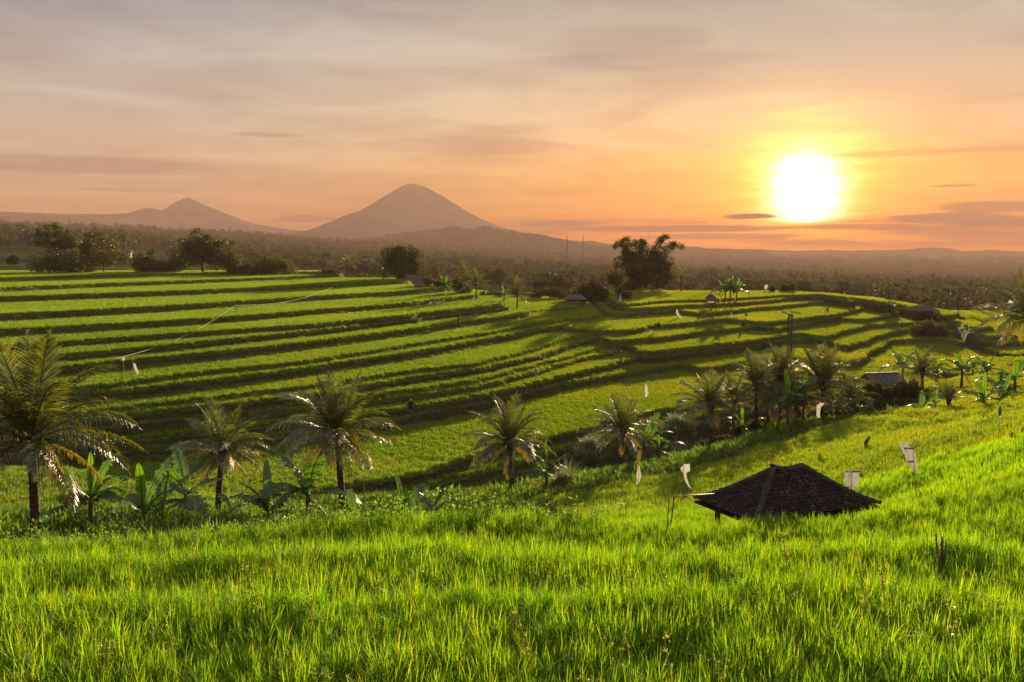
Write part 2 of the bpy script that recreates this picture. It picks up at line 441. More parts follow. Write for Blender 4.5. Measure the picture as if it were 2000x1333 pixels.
M['steel'] = rough_mat('mast_steel', (0.10, 0.09, 0.09), (0.2, 0.18, 0.18), 3, rough=0.5)
M['white'] = cloth_mat('white_plastic_cloth', (0.82, 0.80, 0.78))
M['sack'] = cloth_mat('white_woven_sack', (0.78, 0.75, 0.72), 0.35)
M['blue'] = cloth_mat('blue_band', (0.09, 0.16, 0.45), 0.3)
M['red'] = cloth_mat('red_print', (0.55, 0.10, 0.07), 0.3)
M['lilac'] = cloth_mat('lilac_cloth', (0.36, 0.24, 0.5), 0.3)
M['navy'] = cloth_mat('dark_cloth', (0.022, 0.022, 0.045), 0.15)
M['brown_cloth'] = cloth_mat('brown_cloth', (0.07, 0.035, 0.025), 0.15)
M['hat'] = cloth_mat('straw_hat', (0.42, 0.38, 0.24), 0.1)
M['string'] = rough_mat('pale_string', (0.5, 0.44, 0.38), (0.7, 0.62, 0.55), 3, bump=0)
M['rock'] = rough_mat('volcano_slope', (0.10, 0.09, 0.085), (0.19, 0.16, 0.15), 0.004, rough=1.0, spec=0.0, bump=0, coords='Object')
M['hill'] = rough_mat('wooded_hill', (0.03, 0.035, 0.022), (0.075, 0.075, 0.045), 0.03, rough=1.0, spec=0.0, bump=0, coords='Object')

# ------------------------------------------------------------------ the lie of the land
CAN = 0.45                      # height of the rice above the ground
def rim(z, pts): return (z, pts)
LEFT = [   # traced fronts of the terraces on the left hill, from the top down
 (-4.6, [(0,541),(150,537),(300,533),(500,530),(616,530)]),
 (-5.3, [(0,560),(200,552),(400,545),(560,539),(650,535)]),
 (-6.1, [(118,573),(400,564),(610,554),(700,550),(775,547)]),
 (-7.0, [(0,609),(200,600),(400,590),(610,576),(800,566),(869,560)]),
 (-7.9, [(0,639),(200,629),(400,618),(610,603),(800,589),(860,582),(917,576)]),
 (-8.7, [(0,671),(200,657),(400,643),(610,630),(800,611),(900,600),(971,593)]),
 (-9.3, [(0,695),(200,680),(400,663),(610,642),(700,632),(790,621)]),
 (-10.0,[(0,722),(120,710),(400,684),(610,663),(800,639),(920,623),(1022,609)]),
 (-10.9,[(0,762),(165,749),(400,719),(610,699),(800,669),(950,647),(1040,630),(1088,624)]),
 (-11.35,[(0,776),(165,762),(400,737),(610,712),(800,684),(950,659),(1040,641),(1103,632)]),
 (-12.2,[(0,812),(150,797),(400,771),(580,750),(800,720),(920,707),(1040,680),(1100,659),(1160,650)]),
 (-12.6,[(0,828),(170,812),(400,787),(600,765),(800,734),(920,718),(1060,689),(1130,664),(1172,657)]),
 (-13.2,[(0,846),(200,826),(400,803),(600,783),(800,756),(920,740),(1025,713),(1110,693),(1200,667)]),
 (-13.6,[(0,858),(200,838),(400,815),(600,794),(800,768),(930,751),(1040,723),(1130,698),(1228,679)]),
 (-14.1,[(0,872),(128,866),(400,838),(600,812),(800,788),(950,764),(1040,743),(1100,729),(1180,711),(1264,689)]),
 (-14.8,[(0,895),(128,889),(400,862),(600,838),(800,806),(926,780),(1050,755),(1200,728),(1332,706)]),
]
NOSE = [   # small flats that run out from behind the left hill
 (-10.6,[(985,612),(1028,607),(1060,604),(1120,599)]),
 (-11.1,[(1060,629),(1100,622),(1130,620),(1168,616)]),
 (-11.6,[(1100,636),(1126,640),(1160,643),(1220,642),(1260,636),(1283,629)]),
]
RIGHT = [  # the hill on the right
 (-9.4, [(1225,592),(1300,585),(1400,583),(1530,575),(1600,573),(1660,580)]),
 (-10.0,[(1230,600),(1340,594),(1439,590),(1520,583),(1575,577),(1650,578),(1730,588)]),
 (-10.8,[(1204,611),(1270,607),(1322,604),(1376,610),(1464,600),(1524,596),(1600,588),(1643,584),(1740,588),(1800,601)]),
 (-11.6,[(1294,633),(1350,627),(1420,620),(1498,628),(1571,618),(1622,613),(1680,600),(1720,593),(1800,600),(1850,613)]),
 (-12.4,[(1202,663),(1280,656),(1400,642),(1500,632),(1515,641),(1570,630),(1622,618),(1686,622),(1770,606),(1850,617),(1900,640)]),
 (-13.2,[(1264,684),(1360,674),(1500,657),(1560,648),(1609,654),(1702,632),(1780,628),(1860,632),(1925,655)]),
 (-14.0,[(1274,695),(1340,689),(1420,678),(1500,668),(1600,656),(1651,675),(1710,656),(1770,641),(1850,645),(1950,668)]),
 (-14.8,[(1375,716),(1460,702),(1550,695),(1600,700),(1668,704),(1710,680),(1745,662),(1830,660),(1900,670),(1975,690)]),
]
VALLEY = [
 (-15.6,[(60,890),(120,905),(180,930),(230,955),(320,975),(450,972),(560,958),(700,932),(830,912),(950,875),(1130,835),(1200,815),(1350,785),(1450,762),(1560,745),(1700,735)]),
 (-16.3,[(60,910),(110,930),(220,975),(330,995),(560,985),(700,960),(840,938),(960,908),(1100,870),(1180,850),(1400,800),(1500,780),(1640,765)]),
]
def front(z, pts):
    return [PZ(px, py, z)[:2] for px, py in pts]
NEAR = [   # lips of the fields on the viewer's own slope, each field lying on the near side of its line
 (-3.70, [(-150,1168),(0,1160),(300,1146),(600,1162),(900,1144),(1200,1158),(1500,1128),(1750,1122),(2000,1176),(2200,1190)]),
 (-4.35, [(-150,1090),(0,1084),(400,1072),(800,1062),(1200,1082),(1600,1062),(1850,1052),(2000,1064),(2200,1070)]),
 (-5.08, [(-150,1052),(0,1043),(300,1032),(600,1007),(900,993),(1180,1004),(1330,1019),(1450,1004),(1600,1002),(1720,992),(1810,962),(1900,935),(2000,905),(2200,860)]),
 (-5.95, [(1735,988),(1800,962),(1870,935),(1950,882),(2000,836),(2100,790)]),
 (-7.2, [(1590,962),(1700,935),(1800,900),(1880,852),(1935,808),(1960,780)]),
 (-8.3, [(1560,948),(1640,918),(1720,890),(1790,850),(1830,812),(1850,800)]),
 (-9.3, [(1470,948),(1540,922),(1640,886),(1700,864),(1738,815),(1775,796)]),
 (-10.2, [(1215,975),(1330,932),(1420,903),(1500,872),(1600,832),(1665,812)]),
]
polys = []
for i, (z, pts) in enumerate(LEFT):
    p = front(z, pts)
    d = p[0] - p[1]; d = d / np.linalg.norm(d)
    start = [p[0] + d * 40, p[0] + d * 90 + np.array([-60, 0])]
    yb = 232 + i * 3.0
    e = p[-1]
    back = [e + np.array([1.2, 2.5]), e + np.array([0.5, 8.0]), np.array([min(e[0] - 3, e[0]), max(e[1] + 22, 200 + i * 3)]), np.array([e[0] - 12, max(e[1] + 24, yb)]), np.array([-330, yb + 60])]
    polys.append((z, np.array(start[::-1] + p + back)))
for i, (z, pts) in enumerate(NOSE):
    p = front(z, pts); e = p[-1]
    back = [e + np.array([1.0, 3.0]), e + np.array([1.0 + i, 30]), np.array([e[0], 238 + 2 * i]), np.array([p[0][0] - 14, 238 + 2 * i])]
    polys.append((z, np.array([p[0] + np.array([-14, 14])] + p + back)))
for i, (z, pts) in enumerate(RIGHT):
    p = front(z, pts); e = p[-1]
    back = [e + np.array([2.0 + i * 1.2, 6.0]), np.array([e[0] + 4 + i * 1.5, max(e[1] + 20, 214 + 2 * i)]), np.array([e[0] - 4 + i * 1.5, 240 + 2.5 * i]), np.array([p[0][0] + 2, 242 + 2.5 * i])]
    polys.append((z, np.array([p[0] + np.array([-1.5, 5.0])] + p + back)))
for i, (z, pts) in enumerate(VALLEY):
    p = front(z, pts)
    polys.append((z, np.array([[-330, p[0][1] + 35], p[0] + np.array([-14, 14])] + p + [np.array([110, 140 - 10 * i]), np.array([200, 268 + i]), np.array([-330, 320 + i])])))

CTRL = [(-200,1333,-3.1),(0,1333,-3.2),(500,1333,-3.2),(1000,1333,-3.2),(1500,1333,-3.2),(2000,1333,-3.15),(2200,1333,-3.1),
 (-100,1120,-4.15),(500,1112,-4.15),(1000,1106,-4.15),(1500,1118,-4.05),(2000,1140,-3.95),
 (-100,1042,-5.6),(0,1040,-5.5),(300,1030,-5.5),(600,1005,-5.5),(900,992,-5.45),(1180,1002,-5.3),(1400,1022,-5.04),(1500,1002,-4.94),(1600,1000,-4.94),(1650,1008,-5.1),(1730,985,-5.25),
 (2000,1060,-4.35),(1800,950,-5.3),(1900,920,-5.3),(2000,890,-5.3),
 (1200,1000,-8.5),(1250,960,-10),(1120,985,-9.4),(1450,930,-9.6),(1560,910,-9),(1300,900,-11.2),(1500,850,-11.3),(1600,830,-10.9),(1700,810,-10.8),
 (1700,900,-8),(1850,900,-6.8),(1850,800,-9.2),(1950,850,-6),(2000,790,-6.6),(1950,760,-9.5),(2100,800,-6),(1780,790,-10.3),
 (1000,945,-11.05),(1213,908,-11.5),(1393,864,-11.65),(1482,832,-12.1),(1530,822,-12.45),(1612,814,-12.35),(1668,808,-12.5),(663,1000,-10.75),(412,985,-10.7),(1712,780,-12.1),(1733,770,-12.6),(1765,778,-11.9),(158,1000,-8.0),(262,1008,-8.4),(592,1000,-9.4),(785,998,-9.6),(48,1032,-7.62),(1885,752,-10.6),(1830,770,-9.6),
 (1850,740,-12.8),(1900,700,-14.2),(2050,700,-14.0)]
WORLD = [(-2,1,-2.7),(6,1,-2.7),(-8,1,-2.7),(-20,23.5,-7.5),(-13,23.5,-7.4),(-7,24,-7.3),(-1,24,-7.3),(3,24,-7.4),(-20,30,-8.5),(-12,30,-8.4),(-4,31,-8.7),(1,31,-8.9),
 (-25,38,-10.4),(-13,40,-10.9),(-5,40,-10.8),(-22,47,-12.6),(-34,47,-12.4),(-26,54,-12.2),(-38,54,-12.0),(-10,50,-12.8),
 (0,62,-17),(-14,60,-16.8),(-30,66,-17.2),(-50,66,-17),(10,68,-17),(20,80,-17),(32,95,-16.8),(48,98,-14.2),(66,104,-14.2),(100,110,-14),
 (-60,90,-17),(0,100,-17),(-60,160,-17),(0,160,-17),(-90,230,-14),(-30,230,-15),(20,150,-17),(15,195,-16),(50,150,-17),(50,200,-17),(85,150,-16.5),(95,200,-17),(120,150,-17),(160,150,-18),(60,250,-18),(110,250,-19),(180,250,-20),
 (-150,120,-16),(-150,60,-14),(-60,30,-9),(6,20.8,-6.95),(4.2,22.5,-7.2),(7.5,24,-7.0),(8.7,21,-5.75),(40,10,-2),(60,40,-5),(90,60,-8),(120,90,-12)]
cp = [PZ(*c) for c in CTRL] + [np.array(w, float) for w in WORLD]
cp = np.array(cp)

def warp(x, y):                 # work in (x, log-ish y) so near detail is not swamped by far points
    s = 30.0 / (np.maximum(y, 1.0) + 12.0)
    return np.stack([x * s, 34.0 * np.log(np.maximum(y, 1.0) + 12.0)], -1)
def tps(cp, lam=0.02):
    X = warp(cp[:, 0], cp[:, 1]); n = len(X)
    d = np.linalg.norm(X[:, None] - X[None], axis=2)
    K = d ** 2 * np.log(d + 1e-6) + lam * np.eye(n)
    Pm = np.concatenate([np.ones((n, 1)), X], 1)
    A = np.block([[K, Pm], [Pm.T, np.zeros((3, 3))]])
    w = np.linalg.solve(A, np.concatenate([cp[:, 2], np.zeros(3)]))
    def f(x, y):
        q = warp(x, y).reshape(-1, 2)
        o = np.empty(len(q))
        for i in range(0, len(q), 20000):
            qq = q[i:i + 20000]
            dd = np.linalg.norm(qq[:, None] - X[None], axis=2)
            o[i:i + 20000] = (dd ** 2 * np.log(dd + 1e-6)) @ w[:n] + w[n] + qq @ w[n + 1:]
        return o.reshape(np.shape(x))
    return f
S_of = tps(cp)

ZPX = np.array([-700, 0, 250, 500, 700, 1000, 1300, 1700, 2000, 2700.])
ZD = np.array([250, 330, 700, 1300, 2400, 3600, 4900, 5700.])
ZT = np.array([[-5, -5, -6, -9, -10, -14, -17, -19, -21, -22],
               [-3, -3, -4, -9, -10, -14, -17, -20, -23, -25],
               [5, 5, 1, -9, -14, -22, -24, -30, -34, -36],
               [26, 26, 16, 4, -6, -19, -32, -42, -48, -50],
               [62, 60, 50, 30, 14, -10, -42, -54, -60, -62],
               [80, 76, 64, 44, 20, -4, -30, -40, -44, -46],
               [92, 86, 72, 50, 26, 0, -12, -16, -18, -18],
               [100, 96, 80, 56, 28, 0, -6, -8, -8, -8.]])
def zfar(x, y):
    px = np.clip(1000 + F * x / np.maximum(y, 20), ZPX[0], ZPX[-1]); ld = np.log(np.clip(y, ZD[0], ZD[-1]))
    i = np.clip(np.searchsorted(ZPX, px) - 1, 0, len(ZPX) - 2); j = np.clip(np.searchsorted(np.log(ZD), ld) - 1, 0, len(ZD) - 2)
    u = (px - ZPX[i]) / (ZPX[i + 1] - ZPX[i]); v = (ld - np.log(ZD)[j]) / (np.log(ZD)[j + 1] - np.log(ZD)[j])
    return (ZT[j, i] * (1 - u) + ZT[j, i + 1] * u) * (1 - v) + (ZT[j + 1, i] * (1 - u) + ZT[j + 1, i + 1] * u) * v

def vnoise(x, y, seed=0):       # smooth value noise
    xi = np.floor(x).astype(np.int64); yi = np.floor(y).astype(np.int64); fx = x - xi; fy = y - yi
    def h(a, b):
        n = (a * 374761393 + b * 668265263 + seed * 974634777) & 0x7fffffff
        n = ((n ^ (n >> 13)) * 1274126177) & 0x7fffffff
        return ((n ^ (n >> 16)) & 0xffff) / 65535.0
    fx = fx * fx * (3 - 2 * fx); fy = fy * fy * (3 - 2 * fy)
    return (h(xi, yi) * (1 - fx) + h(xi + 1, yi) * fx) * (1 - fy) + (h(xi, yi + 1) * (1 - fx) + h(xi + 1, yi + 1) * fx) * fy

# raster of the near land
RX0, RX1, RY0, RY1, RS = -215.0, 215.0, 1.0, 345.0, 0.25
gx = np.arange(RX0, RX1 + 1e-6, RS); gy = np.arange(RY0, RY1 + 1e-6, RS)
cxs = np.arange(RX0, RX1 + 1.01, 1.0); cys = np.arange(RY0, RY1 + 1.01, 1.0)
CX, CY = np.meshgrid(cxs, cys)
def upsample(c, x, y):
    u = (x - RX0); v = (y - RY0)
    i = np.clip(u.astype(int), 0, c.shape[1] - 2); j = np.clip(v.astype(int), 0, c.shape[0] - 2)
    fu = u - i; fv = v - j
    return (c[j, i] * (1 - fu) + c[j, i + 1] * fu) * (1 - fv) + (c[j + 1, i] * (1 - fu) + c[j + 1, i + 1] * fu) * fv
def upgrid(c):                  # separable bilinear, fast
    u = gx - RX0; i = np.clip(u.astype(int), 0, c.shape[1] - 2); fu = u - i
    t_ = c[:, i] * (1 - fu) + c[:, i + 1] * fu
    v = gy - RY0; j = np.clip(v.astype(int), 0, c.shape[0] - 2); fv = (v - j)[:, None]
    return t_[j] * (1 - fv) + t_[j + 1] * fv
def sdf(poly, X, Y):
    n = len(poly); d2 = np.full(X.shape, 1e12); ins = np.zeros(X.shape, bool)
    for a in range(n):
        ax, ay = poly[a]; bx, by = poly[(a + 1) % n]
        ex, ey = bx - ax, by - ay
        t_ = np.clip(((X - ax) * ex + (Y - ay) * ey) / (ex * ex + ey * ey + 1e-9), 0, 1)
        d2 = np.minimum(d2, (X - ax - t_ * ex) ** 2 + (Y - ay - t_ * ey) ** 2)
        if abs(ey) > 1e-9:
            c_ = ((ay > Y) != (by > Y)) & (X < ex * (Y - ay) / ey + ax)
            ins ^= c_
    d = np.sqrt(d2)
    return np.where(ins, -d, d)

GX, GY = np.meshgrid(gx, gy)
S = upgrid(S_of(CX, CY))
gSy, gSx = np.gradient(S, RS)
gm = np.clip(np.hypot(gSx, gSy), 0.02, 3)
jit = (vnoise(GX / 5.0, GY / 5.0, 5) - 0.5) * 0.5
STEP = 0.8
STEP = np.where(GY < 19.5 - 0.25 * np.clip(GX, 0, 20), 0.5, 0.8)
tq = (S + 15.6) / STEP + jit * 0.5
fl = np.floor(tq); frq = tq - fl
w = np.clip(np.where(GY < 60, 0.38, 0.32) * gm / STEP, 0.03, 0.6)
r_ = np.clip((frq - (1 - w)) / w, 0, 1)
Q = (fl + r_) * STEP - 15.6
amt = np.interp(GY, [2, 7, 12, 24, 34, 60], [0.10, 0.7, 0.85, 0.95, 0.95, 0.95])
pl = np.array([PZ(*q)[:2] for q in [(1060,930,-11.3),(1213,903,-11.5),(1393,860,-11.65),(1482,828,-12.1),(1530,818,-12.45),(1612,810,-12.35),(1700,796,-12.4),(1790,770,-12.0)]])
dpl = upgrid(np.min([np.hypot(CX - (a_[0] * (1 - t0) + b_[0] * t0), CY - (a_[1] * (1 - t0) + b_[1] * t0)) for a_, b_ in zip(pl[:-1], pl[1:]) for t0 in np.linspace(0, 1, 9)], axis=0))
bank = (dpl < 3.6 + 1.6 * vnoise(GX / 3, GY / 3, 17)) | ((GX < 3.6 - (GY - 20) * 0.1) & (GY > 19.3) & (GY < np.where(GX < -14, 42, 56)))
amt = np.where(bank, 0.15, amt)
near_fields = (GY < 21) | ((GX > 2.2) & (GY < 62) & ~bank)
amt = np.where(near_fields, 0.0, amt)
S = np.where(near_fields, S - np.where(GY < 21, 0.40, 0.30), S)
H = S * (1 - amt) + Q * amt - np.where(near_fields, 0.33, CAN)
flatok = (r_ < 0.02) & (frq > np.minimum(0.2 * gm / STEP, 0.2)) & (gm < 0.8)
rice = np.where(GY < 6.5, True, np.where(GY < 60, (r_ < 0.35) & (gm < 1.2), flatok))
rice |= near_fields
rice &= ~bank            # the banks under the palms carry no rice
rim_jit = (vnoise(GX / 2.3, GY / 2.3, 9) - 0.5) * 0.5 + (vnoise(GX / 9.0, GY / 9.0, 4) - 0.5) * 1.0
for z, poly in sorted(polys, key=lambda q: q[0]):
    m = upgrid(sdf(poly, CX, CY)) + rim_jit
    l0, l1 = 0.22, 0.95 + 0.35 * rim_jit
    drop = np.where(m < l0, 0.0, np.where(m < l0 + 0.14, (m - l0) * 3.6, np.where(m < l1, 0.5, 0.5 + (m - l1) * 3.6)))
    hk = z - CAN - drop
    win = hk > H
    H = np.where(win, hk, H)
    rice = np.where(win, m < -0.05, rice)
for z, pts in NEAR[::-1]:
    p = front(z, pts)
    if pts[0][0] < 0: poly = [np.array([-60, p[0][1]])] + p + [np.array([60, p[-1][1]]), np.array([60, -5]), np.array([-60, -5])]
    else: poly = [p[0] + np.array([-0.2, -2.5])] + p + [p[-1] + np.array([8, 2]), np.array([90, p[-1][1]]), np.array([90, 8]), np.array([p[0][0] + 2, min(16, p[0][1] - 4)])]
    m = upgrid(sdf(np.array(poly), CX, CY)) + rim_jit * 0.35
    drop = np.where(m < 0.10, 0.0, (m - 0.10) * 3.0)
    hk = z - 0.30 - drop
    win = hk > H
    H = np.where(win, hk, H)
    rice = np.where(win & (m > 0.0), False, rice)
# edge bunds: a low grassy lip
bw = np.clip((GY - 262) / 40.0, 0, 1); bw = bw * bw * (3 - 2 * bw)
ZF = zfar(GX, GY)
H = H * (1 - bw) + ZF * bw
rice &= bw < 0.1
H += (vnoise(GX / 0.7, GY / 0.7, 2) - 0.5) * 0.06
gHy, gHx = np.gradient(H, RS)
slope = np.hypot(gHx, gHy)
del gHx, gHy, S, Q, tq, fl, frq, r_, ZF

def lookup(A, x, y):
    u = np.clip((x - RX0) / RS, 0, A.shape[1] - 1.001); v = np.clip((y - RY0) / RS, 0, A.shape[0] - 1.001)
    i = u.astype(int); j = v.astype(int); fu = u - i; fv = v - j
    return (A[j, i] * (1 - fu) + A[j, i + 1] * fu) * (1 - fv) + (A[j + 1, i] * (1 - fu) + A[j + 1, i + 1] * fu) * fv
def ground(x, y):
    x = np.asarray(x, float); y = np.asarray(y, float)
    near = lookup(H, x, y)
    return np.where(y > 344, zfar(x, np.maximum(y, 250)), near)
def gz(x, y): return float(ground(np.array([x]), np.array([y]))[0])

def hit(px, py, extra=0.0):     # where the sight line of a picture point meets the rice
    r = ray(px, py)
    t_ = np.concatenate([np.arange(3, 60, 0.05), np.arange(60, 345, 0.1), np.arange(345, 3000, 3.0)])
    x = r[0] * t_; y = r[1] * t_; z = r[2] * t_
    g = ground(x, y) + CAN * lookup(rice.astype(float), x, y) * (y < 344) + extra
    k = np.argmax(z < g)
    if not (z < g).any(): k = len(t_) - 1
    return x[k], y[k], gz(x[k], y[k])
def at(px, d):                  # the ground point at a given distance, below a picture column
    x = (px - 1000.0) / F * d
    return x, float(d), gz(x, d)

# ------------------------------------------------------------------ ground sheet
def grid_mesh(name, X, Y, Z, mats, smooth=True):
    nr, nc = X.shape
    V = np.stack([X, Y, Z], -1).reshape(-1, 3).astype(np.float32)
    idx = np.arange(nr * nc).reshape(nr, nc)
    Qd = np.stack([idx[:-1, :-1], idx[:-1, 1:], idx[1:, 1:], idx[1:, :-1]], -1).reshape(-1, 4).astype(np.int32)
    me = bpy.data.meshes.new(name)
    me.vertices.add(len(V)); me.vertices.foreach_set('co', V.ravel())
    me.loops.add(len(Qd) * 4); me.loops.foreach_set('vertex_index', Qd.ravel())
    me.polygons.add(len(Qd)); me.polygons.foreach_set('loop_start', np.arange(0, len(Qd) * 4, 4, dtype=np.int32))
    me.polygons.foreach_set('loop_total', np.full(len(Qd), 4, dtype=np.int32))
    if smooth: me.polygons.foreach_set('use_smooth', np.ones(len(Qd), dtype=bool))
    me.update(calc_edges=True)
    for m in mats: me.materials.append(m)
    return me

def ground_material():
    m, q, o = new_mat('terrace_ground')
    geo = q.node('ShaderNodeNewGeometry')
    sp = q.node('ShaderNodeSeparateXYZ'); q.l.new(geo.outputs['Normal'], sp.inputs[0])
    pos = geo.outputs['Position']
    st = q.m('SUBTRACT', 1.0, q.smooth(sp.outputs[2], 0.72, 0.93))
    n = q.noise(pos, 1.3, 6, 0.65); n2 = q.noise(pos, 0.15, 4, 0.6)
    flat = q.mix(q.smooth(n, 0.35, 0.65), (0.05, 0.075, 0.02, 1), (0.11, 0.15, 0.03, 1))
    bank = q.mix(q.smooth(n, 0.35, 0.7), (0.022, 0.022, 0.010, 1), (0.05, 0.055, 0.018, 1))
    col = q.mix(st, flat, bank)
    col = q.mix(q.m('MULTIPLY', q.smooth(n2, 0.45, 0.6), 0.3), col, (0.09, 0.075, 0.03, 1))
    b = q.node('ShaderNodeBump'); b.inputs['Strength'].default_value = 0.6; b.inputs['Distance'].default_value = 0.1; q.l.new(n, b.inputs['Height'])
    p = q.node('ShaderNodeBsdfPrincipled'); q.put(p.inputs['Base Color'], col); p.inputs['Roughness'].default_value = 0.95; p.inputs['Specular IOR Level'].default_value = 0.1
    q.l.new(b.outputs[0], p.inputs['Normal']); q.l.new(p.outputs[0], o.inputs[0])
    return m
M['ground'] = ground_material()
def plain_material():
    m, q, o = new_mat('far_plain')
    geo = q.node('ShaderNodeNewGeometry'); pos = geo.outputs['Position']
    mp = q.node('ShaderNodeMapping'); mp.inputs['Scale'].default_value = (0.6, 1.6, 0.6); q.l.new(pos, mp.inputs[0])
    n = q.noise(mp.outputs[0], 0.008, 6, 0.6); n2 = q.noise(pos, 0.05, 5, 0.7)
    col = q.mix(q.smooth(n, 0.47, 0.56), (0.025, 0.036, 0.016, 1), (0.075, 0.10, 0.03, 1))
    col = q.mix(q.m('MULTIPLY', n2, 0.7), col, (0.03, 0.04, 0.018, 1))
    p = q.node('ShaderNodeBsdfDiffuse'); q.put(p.inputs[0], col); q.l.new(p.outputs[0], o.inputs[0])
    return m
M['plain'] = plain_material()

ang = np.radians(np.arange(-43, 43.01, 0.075))
dist = [1.0]
while dist[-1] < 300:
    d_ = dist[-1]
    dist.append(d_ + max(0.12 if d_ < 30 else 0.18, d_ * 0.0028))
A_, R_ = np.meshgrid(ang, np.array(dist))
X_ = np.tan(A_) * R_; Y_ = R_
Z_ = ground(X_, Y_)
edge = Z_[-1].copy()
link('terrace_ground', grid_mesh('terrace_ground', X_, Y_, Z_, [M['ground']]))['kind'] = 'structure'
# far sheet begins where the near sheet ends
dist2 = [dist[-1]]
while dist2[-1] < 5600: dist2.append(dist2[-1] * 1.02)
ang2 = np.radians(np.arange(-43, 43.01, 0.3))
A2, R2 = np.meshgrid(ang2, np.array(dist2))
X2 = np.tan(A2) * R2; Y2 = R2
Z2 = ground(X2, Y2)
amp = np.clip((R2 - 330) / 400, 0, 1) * 5 + np.clip((R2 - 900) / 2500, 0, 1) * 18
Z2 = Z2 + amp * (0.6 * vnoise(X2 / 160, Y2 / 160, 3) + 0.4 * vnoise(X2 / 60, Y2 / 60, 8) - 0.55)
Z2[0] = np.interp(ang2, ang, edge)
def zland(x, y):
    r = y
    a_ = np.clip((r - 330) / 400, 0, 1) * 5 + np.clip((r - 900) / 2500, 0, 1) * 18
    return ground(x, y) + a_ * (0.6 * vnoise(x / 160, y / 160, 3) + 0.4 * vnoise(x / 60, y / 60, 8) - 0.55)
link('valley_plain', grid_mesh('valley_plain', X2, Y2, Z2, [M['plain']]))['kind'] = 'structure'
# land behind and beside the viewer, so that nothing ends in a void
Xb, Yb = np.meshgrid(np.linspace(-6000, 6000, 60), np.linspace(-900, 0.9, 12))
link('hillside_ground', grid_mesh('hillside_ground', Xb, Yb, np.full(Xb.shape, -3.3) + 0 * Xb, [M['ground']]))['kind'] = 'structure'

# ------------------------------------------------------------------ mountains
def cone(name, px, d, prof, seed, mat, ypx=None):
    """prof: (radius in px either side, height in px above the horizon)"""
    k = d / F
    cx_, cy_ = (px - 1000) * k, d
    th = np.linspace(0, 2 * math.pi, 181); rr = np.array([0, 3, 6, 10, 15, 22, 30, 40, 52, 66, 82, 100, 125, 155, 190, 230, 280, 340, 420]) * 1.0
    rr = np.unique(np.concatenate([rr, np.linspace(0, 420, 90)]))
    T, R = np.meshgrid(th, rr)
    left = np.interp(R, [p[0] for p in prof[0]], [p[1] for p in prof[0]])
    right = np.interp(R, [p[0] for p in prof[1]], [p[1] for p in prof[1]])
    wgt = 0.5 + 0.5 * np.cos(T); wgt = wgt * wgt * (3 - 2 * wgt)
    h = left * (1 - wgt) + right * wgt
    gul = np.abs(vnoise(np.cos(T) * 9 + 20, np.sin(T) * 9 + 20, seed) - 0.5) * 2
    gul2 = np.abs(vnoise(np.cos(T) * 30 + 40 + R * .02, np.sin(T) * 30 + 40, seed + 1) - 0.5) * 2
    am = np.clip(R / 60, 0, 1) * np.clip((420 - R) / 200, 0, 1)
    h = h - am * (gul * 6 + gul2 * 3) * np.abs(np.sin(T)) + (vnoise(R / 6 + np.cos(T) * 12, np.sin(T) * 12 + 5, seed + 3) - 0.5) * 1.5 * np.clip(R / 8, 0, 1)
    X = cx_ + R * np.cos(T) * k; Y = cy_ + R * np.sin(T) * k * 0.9
    Z = h * k
    o = link(name, grid_mesh(name, X, Y, Z, [mat])); o['kind'] = 'structure'
    return o
# height above the horizon in px of the 2000 px frame
cone('volcano', 803, 5000, (
    [(0, 134), (10, 131), (28, 122), (63, 101), (84, 88), (102, 79), (123, 73), (151, 60), (193, 44), (240, 33), (300, 24), (420, 10)],
    [(0, 134), (10, 132), (25, 129), (40, 122), (65, 109), (84, 97), (107, 83), (135, 67), (170, 52), (219, 40), (300, 27), (360, 18), (420, 5)]), 3, M['rock'])
cone('mountain', 372, 5300, (
    [(0, 107), (8, 104), (25, 97), (40, 86), (54, 80), (62, 82), (78, 86), (92, 82), (108, 76), (150, 73), (250, 72), (380, 74), (420, 60)],
    [(0, 107), (12, 103), (30, 94), (68, 79), (100, 66), (130, 56), (190, 46), (270, 38), (350, 30), (420, 20)]), 11, M['rock'])

def ridge(name, d, prof, depth, seed, mat, rough_px=1.5, amp_freq=0.09, base=None):
    k = d / F
    pxs = np.arange(prof[0][0], prof[-1][0] + 0.1, 1.5)
    hh = np.interp(pxs, [p[0] for p in prof], [p[1] for p in prof])
    rows = np.linspace(-1, 1, 25)
    PXg, RO = np.meshgrid(pxs, rows)
    dd = d + RO * depth
    n = (vnoise(PXg * amp_freq, RO * 6 + 10, seed) - 0.5) + 0.6 * (vnoise(PXg * amp_freq * 3.1, RO * 16 + 3, seed + 1) - 0.5)
    hpx = hh[None] * (1 - np.abs(RO) ** 1.6) - (np.abs(RO) ** 1.6) * 25 + n * rough_px * 2
    x = (PXg - 1000) / F * dd; z = (hpx) * k
    o = link(name, grid_mesh(name, x, dd, z, [mat])); o['kind'] = 'structure'
    return o
ridge('wooded_hill', 3300, [(560, 12), (640, 22), (680, 24), (720, 31), (770, 38), (830, 44), (850, 45), (875, 51), (905, 49), (925, 46), (948, 52), (975, 48), (1000, 44), (1060, 34), (1120, 22), (1180, 12), (1240, 0)], 420, 5, M['hill'], 2.2, 0.12)
ridge('mountain_foothills', 4400, [(-1600, 60), (-500, 80), (-200, 79), (0, 72), (60, 69), (130, 65), (250, 58), (340, 52), (430, 44), (520, 38), (600, 34), (700, 30), (800, 28), (900, 26), (1000, 22), (1100, 21), (1150, 24), (1200, 17), (1300, 14), (1400, 9), (1500, 5)], 450, 7, M['hill'], 1.2, 0.05)
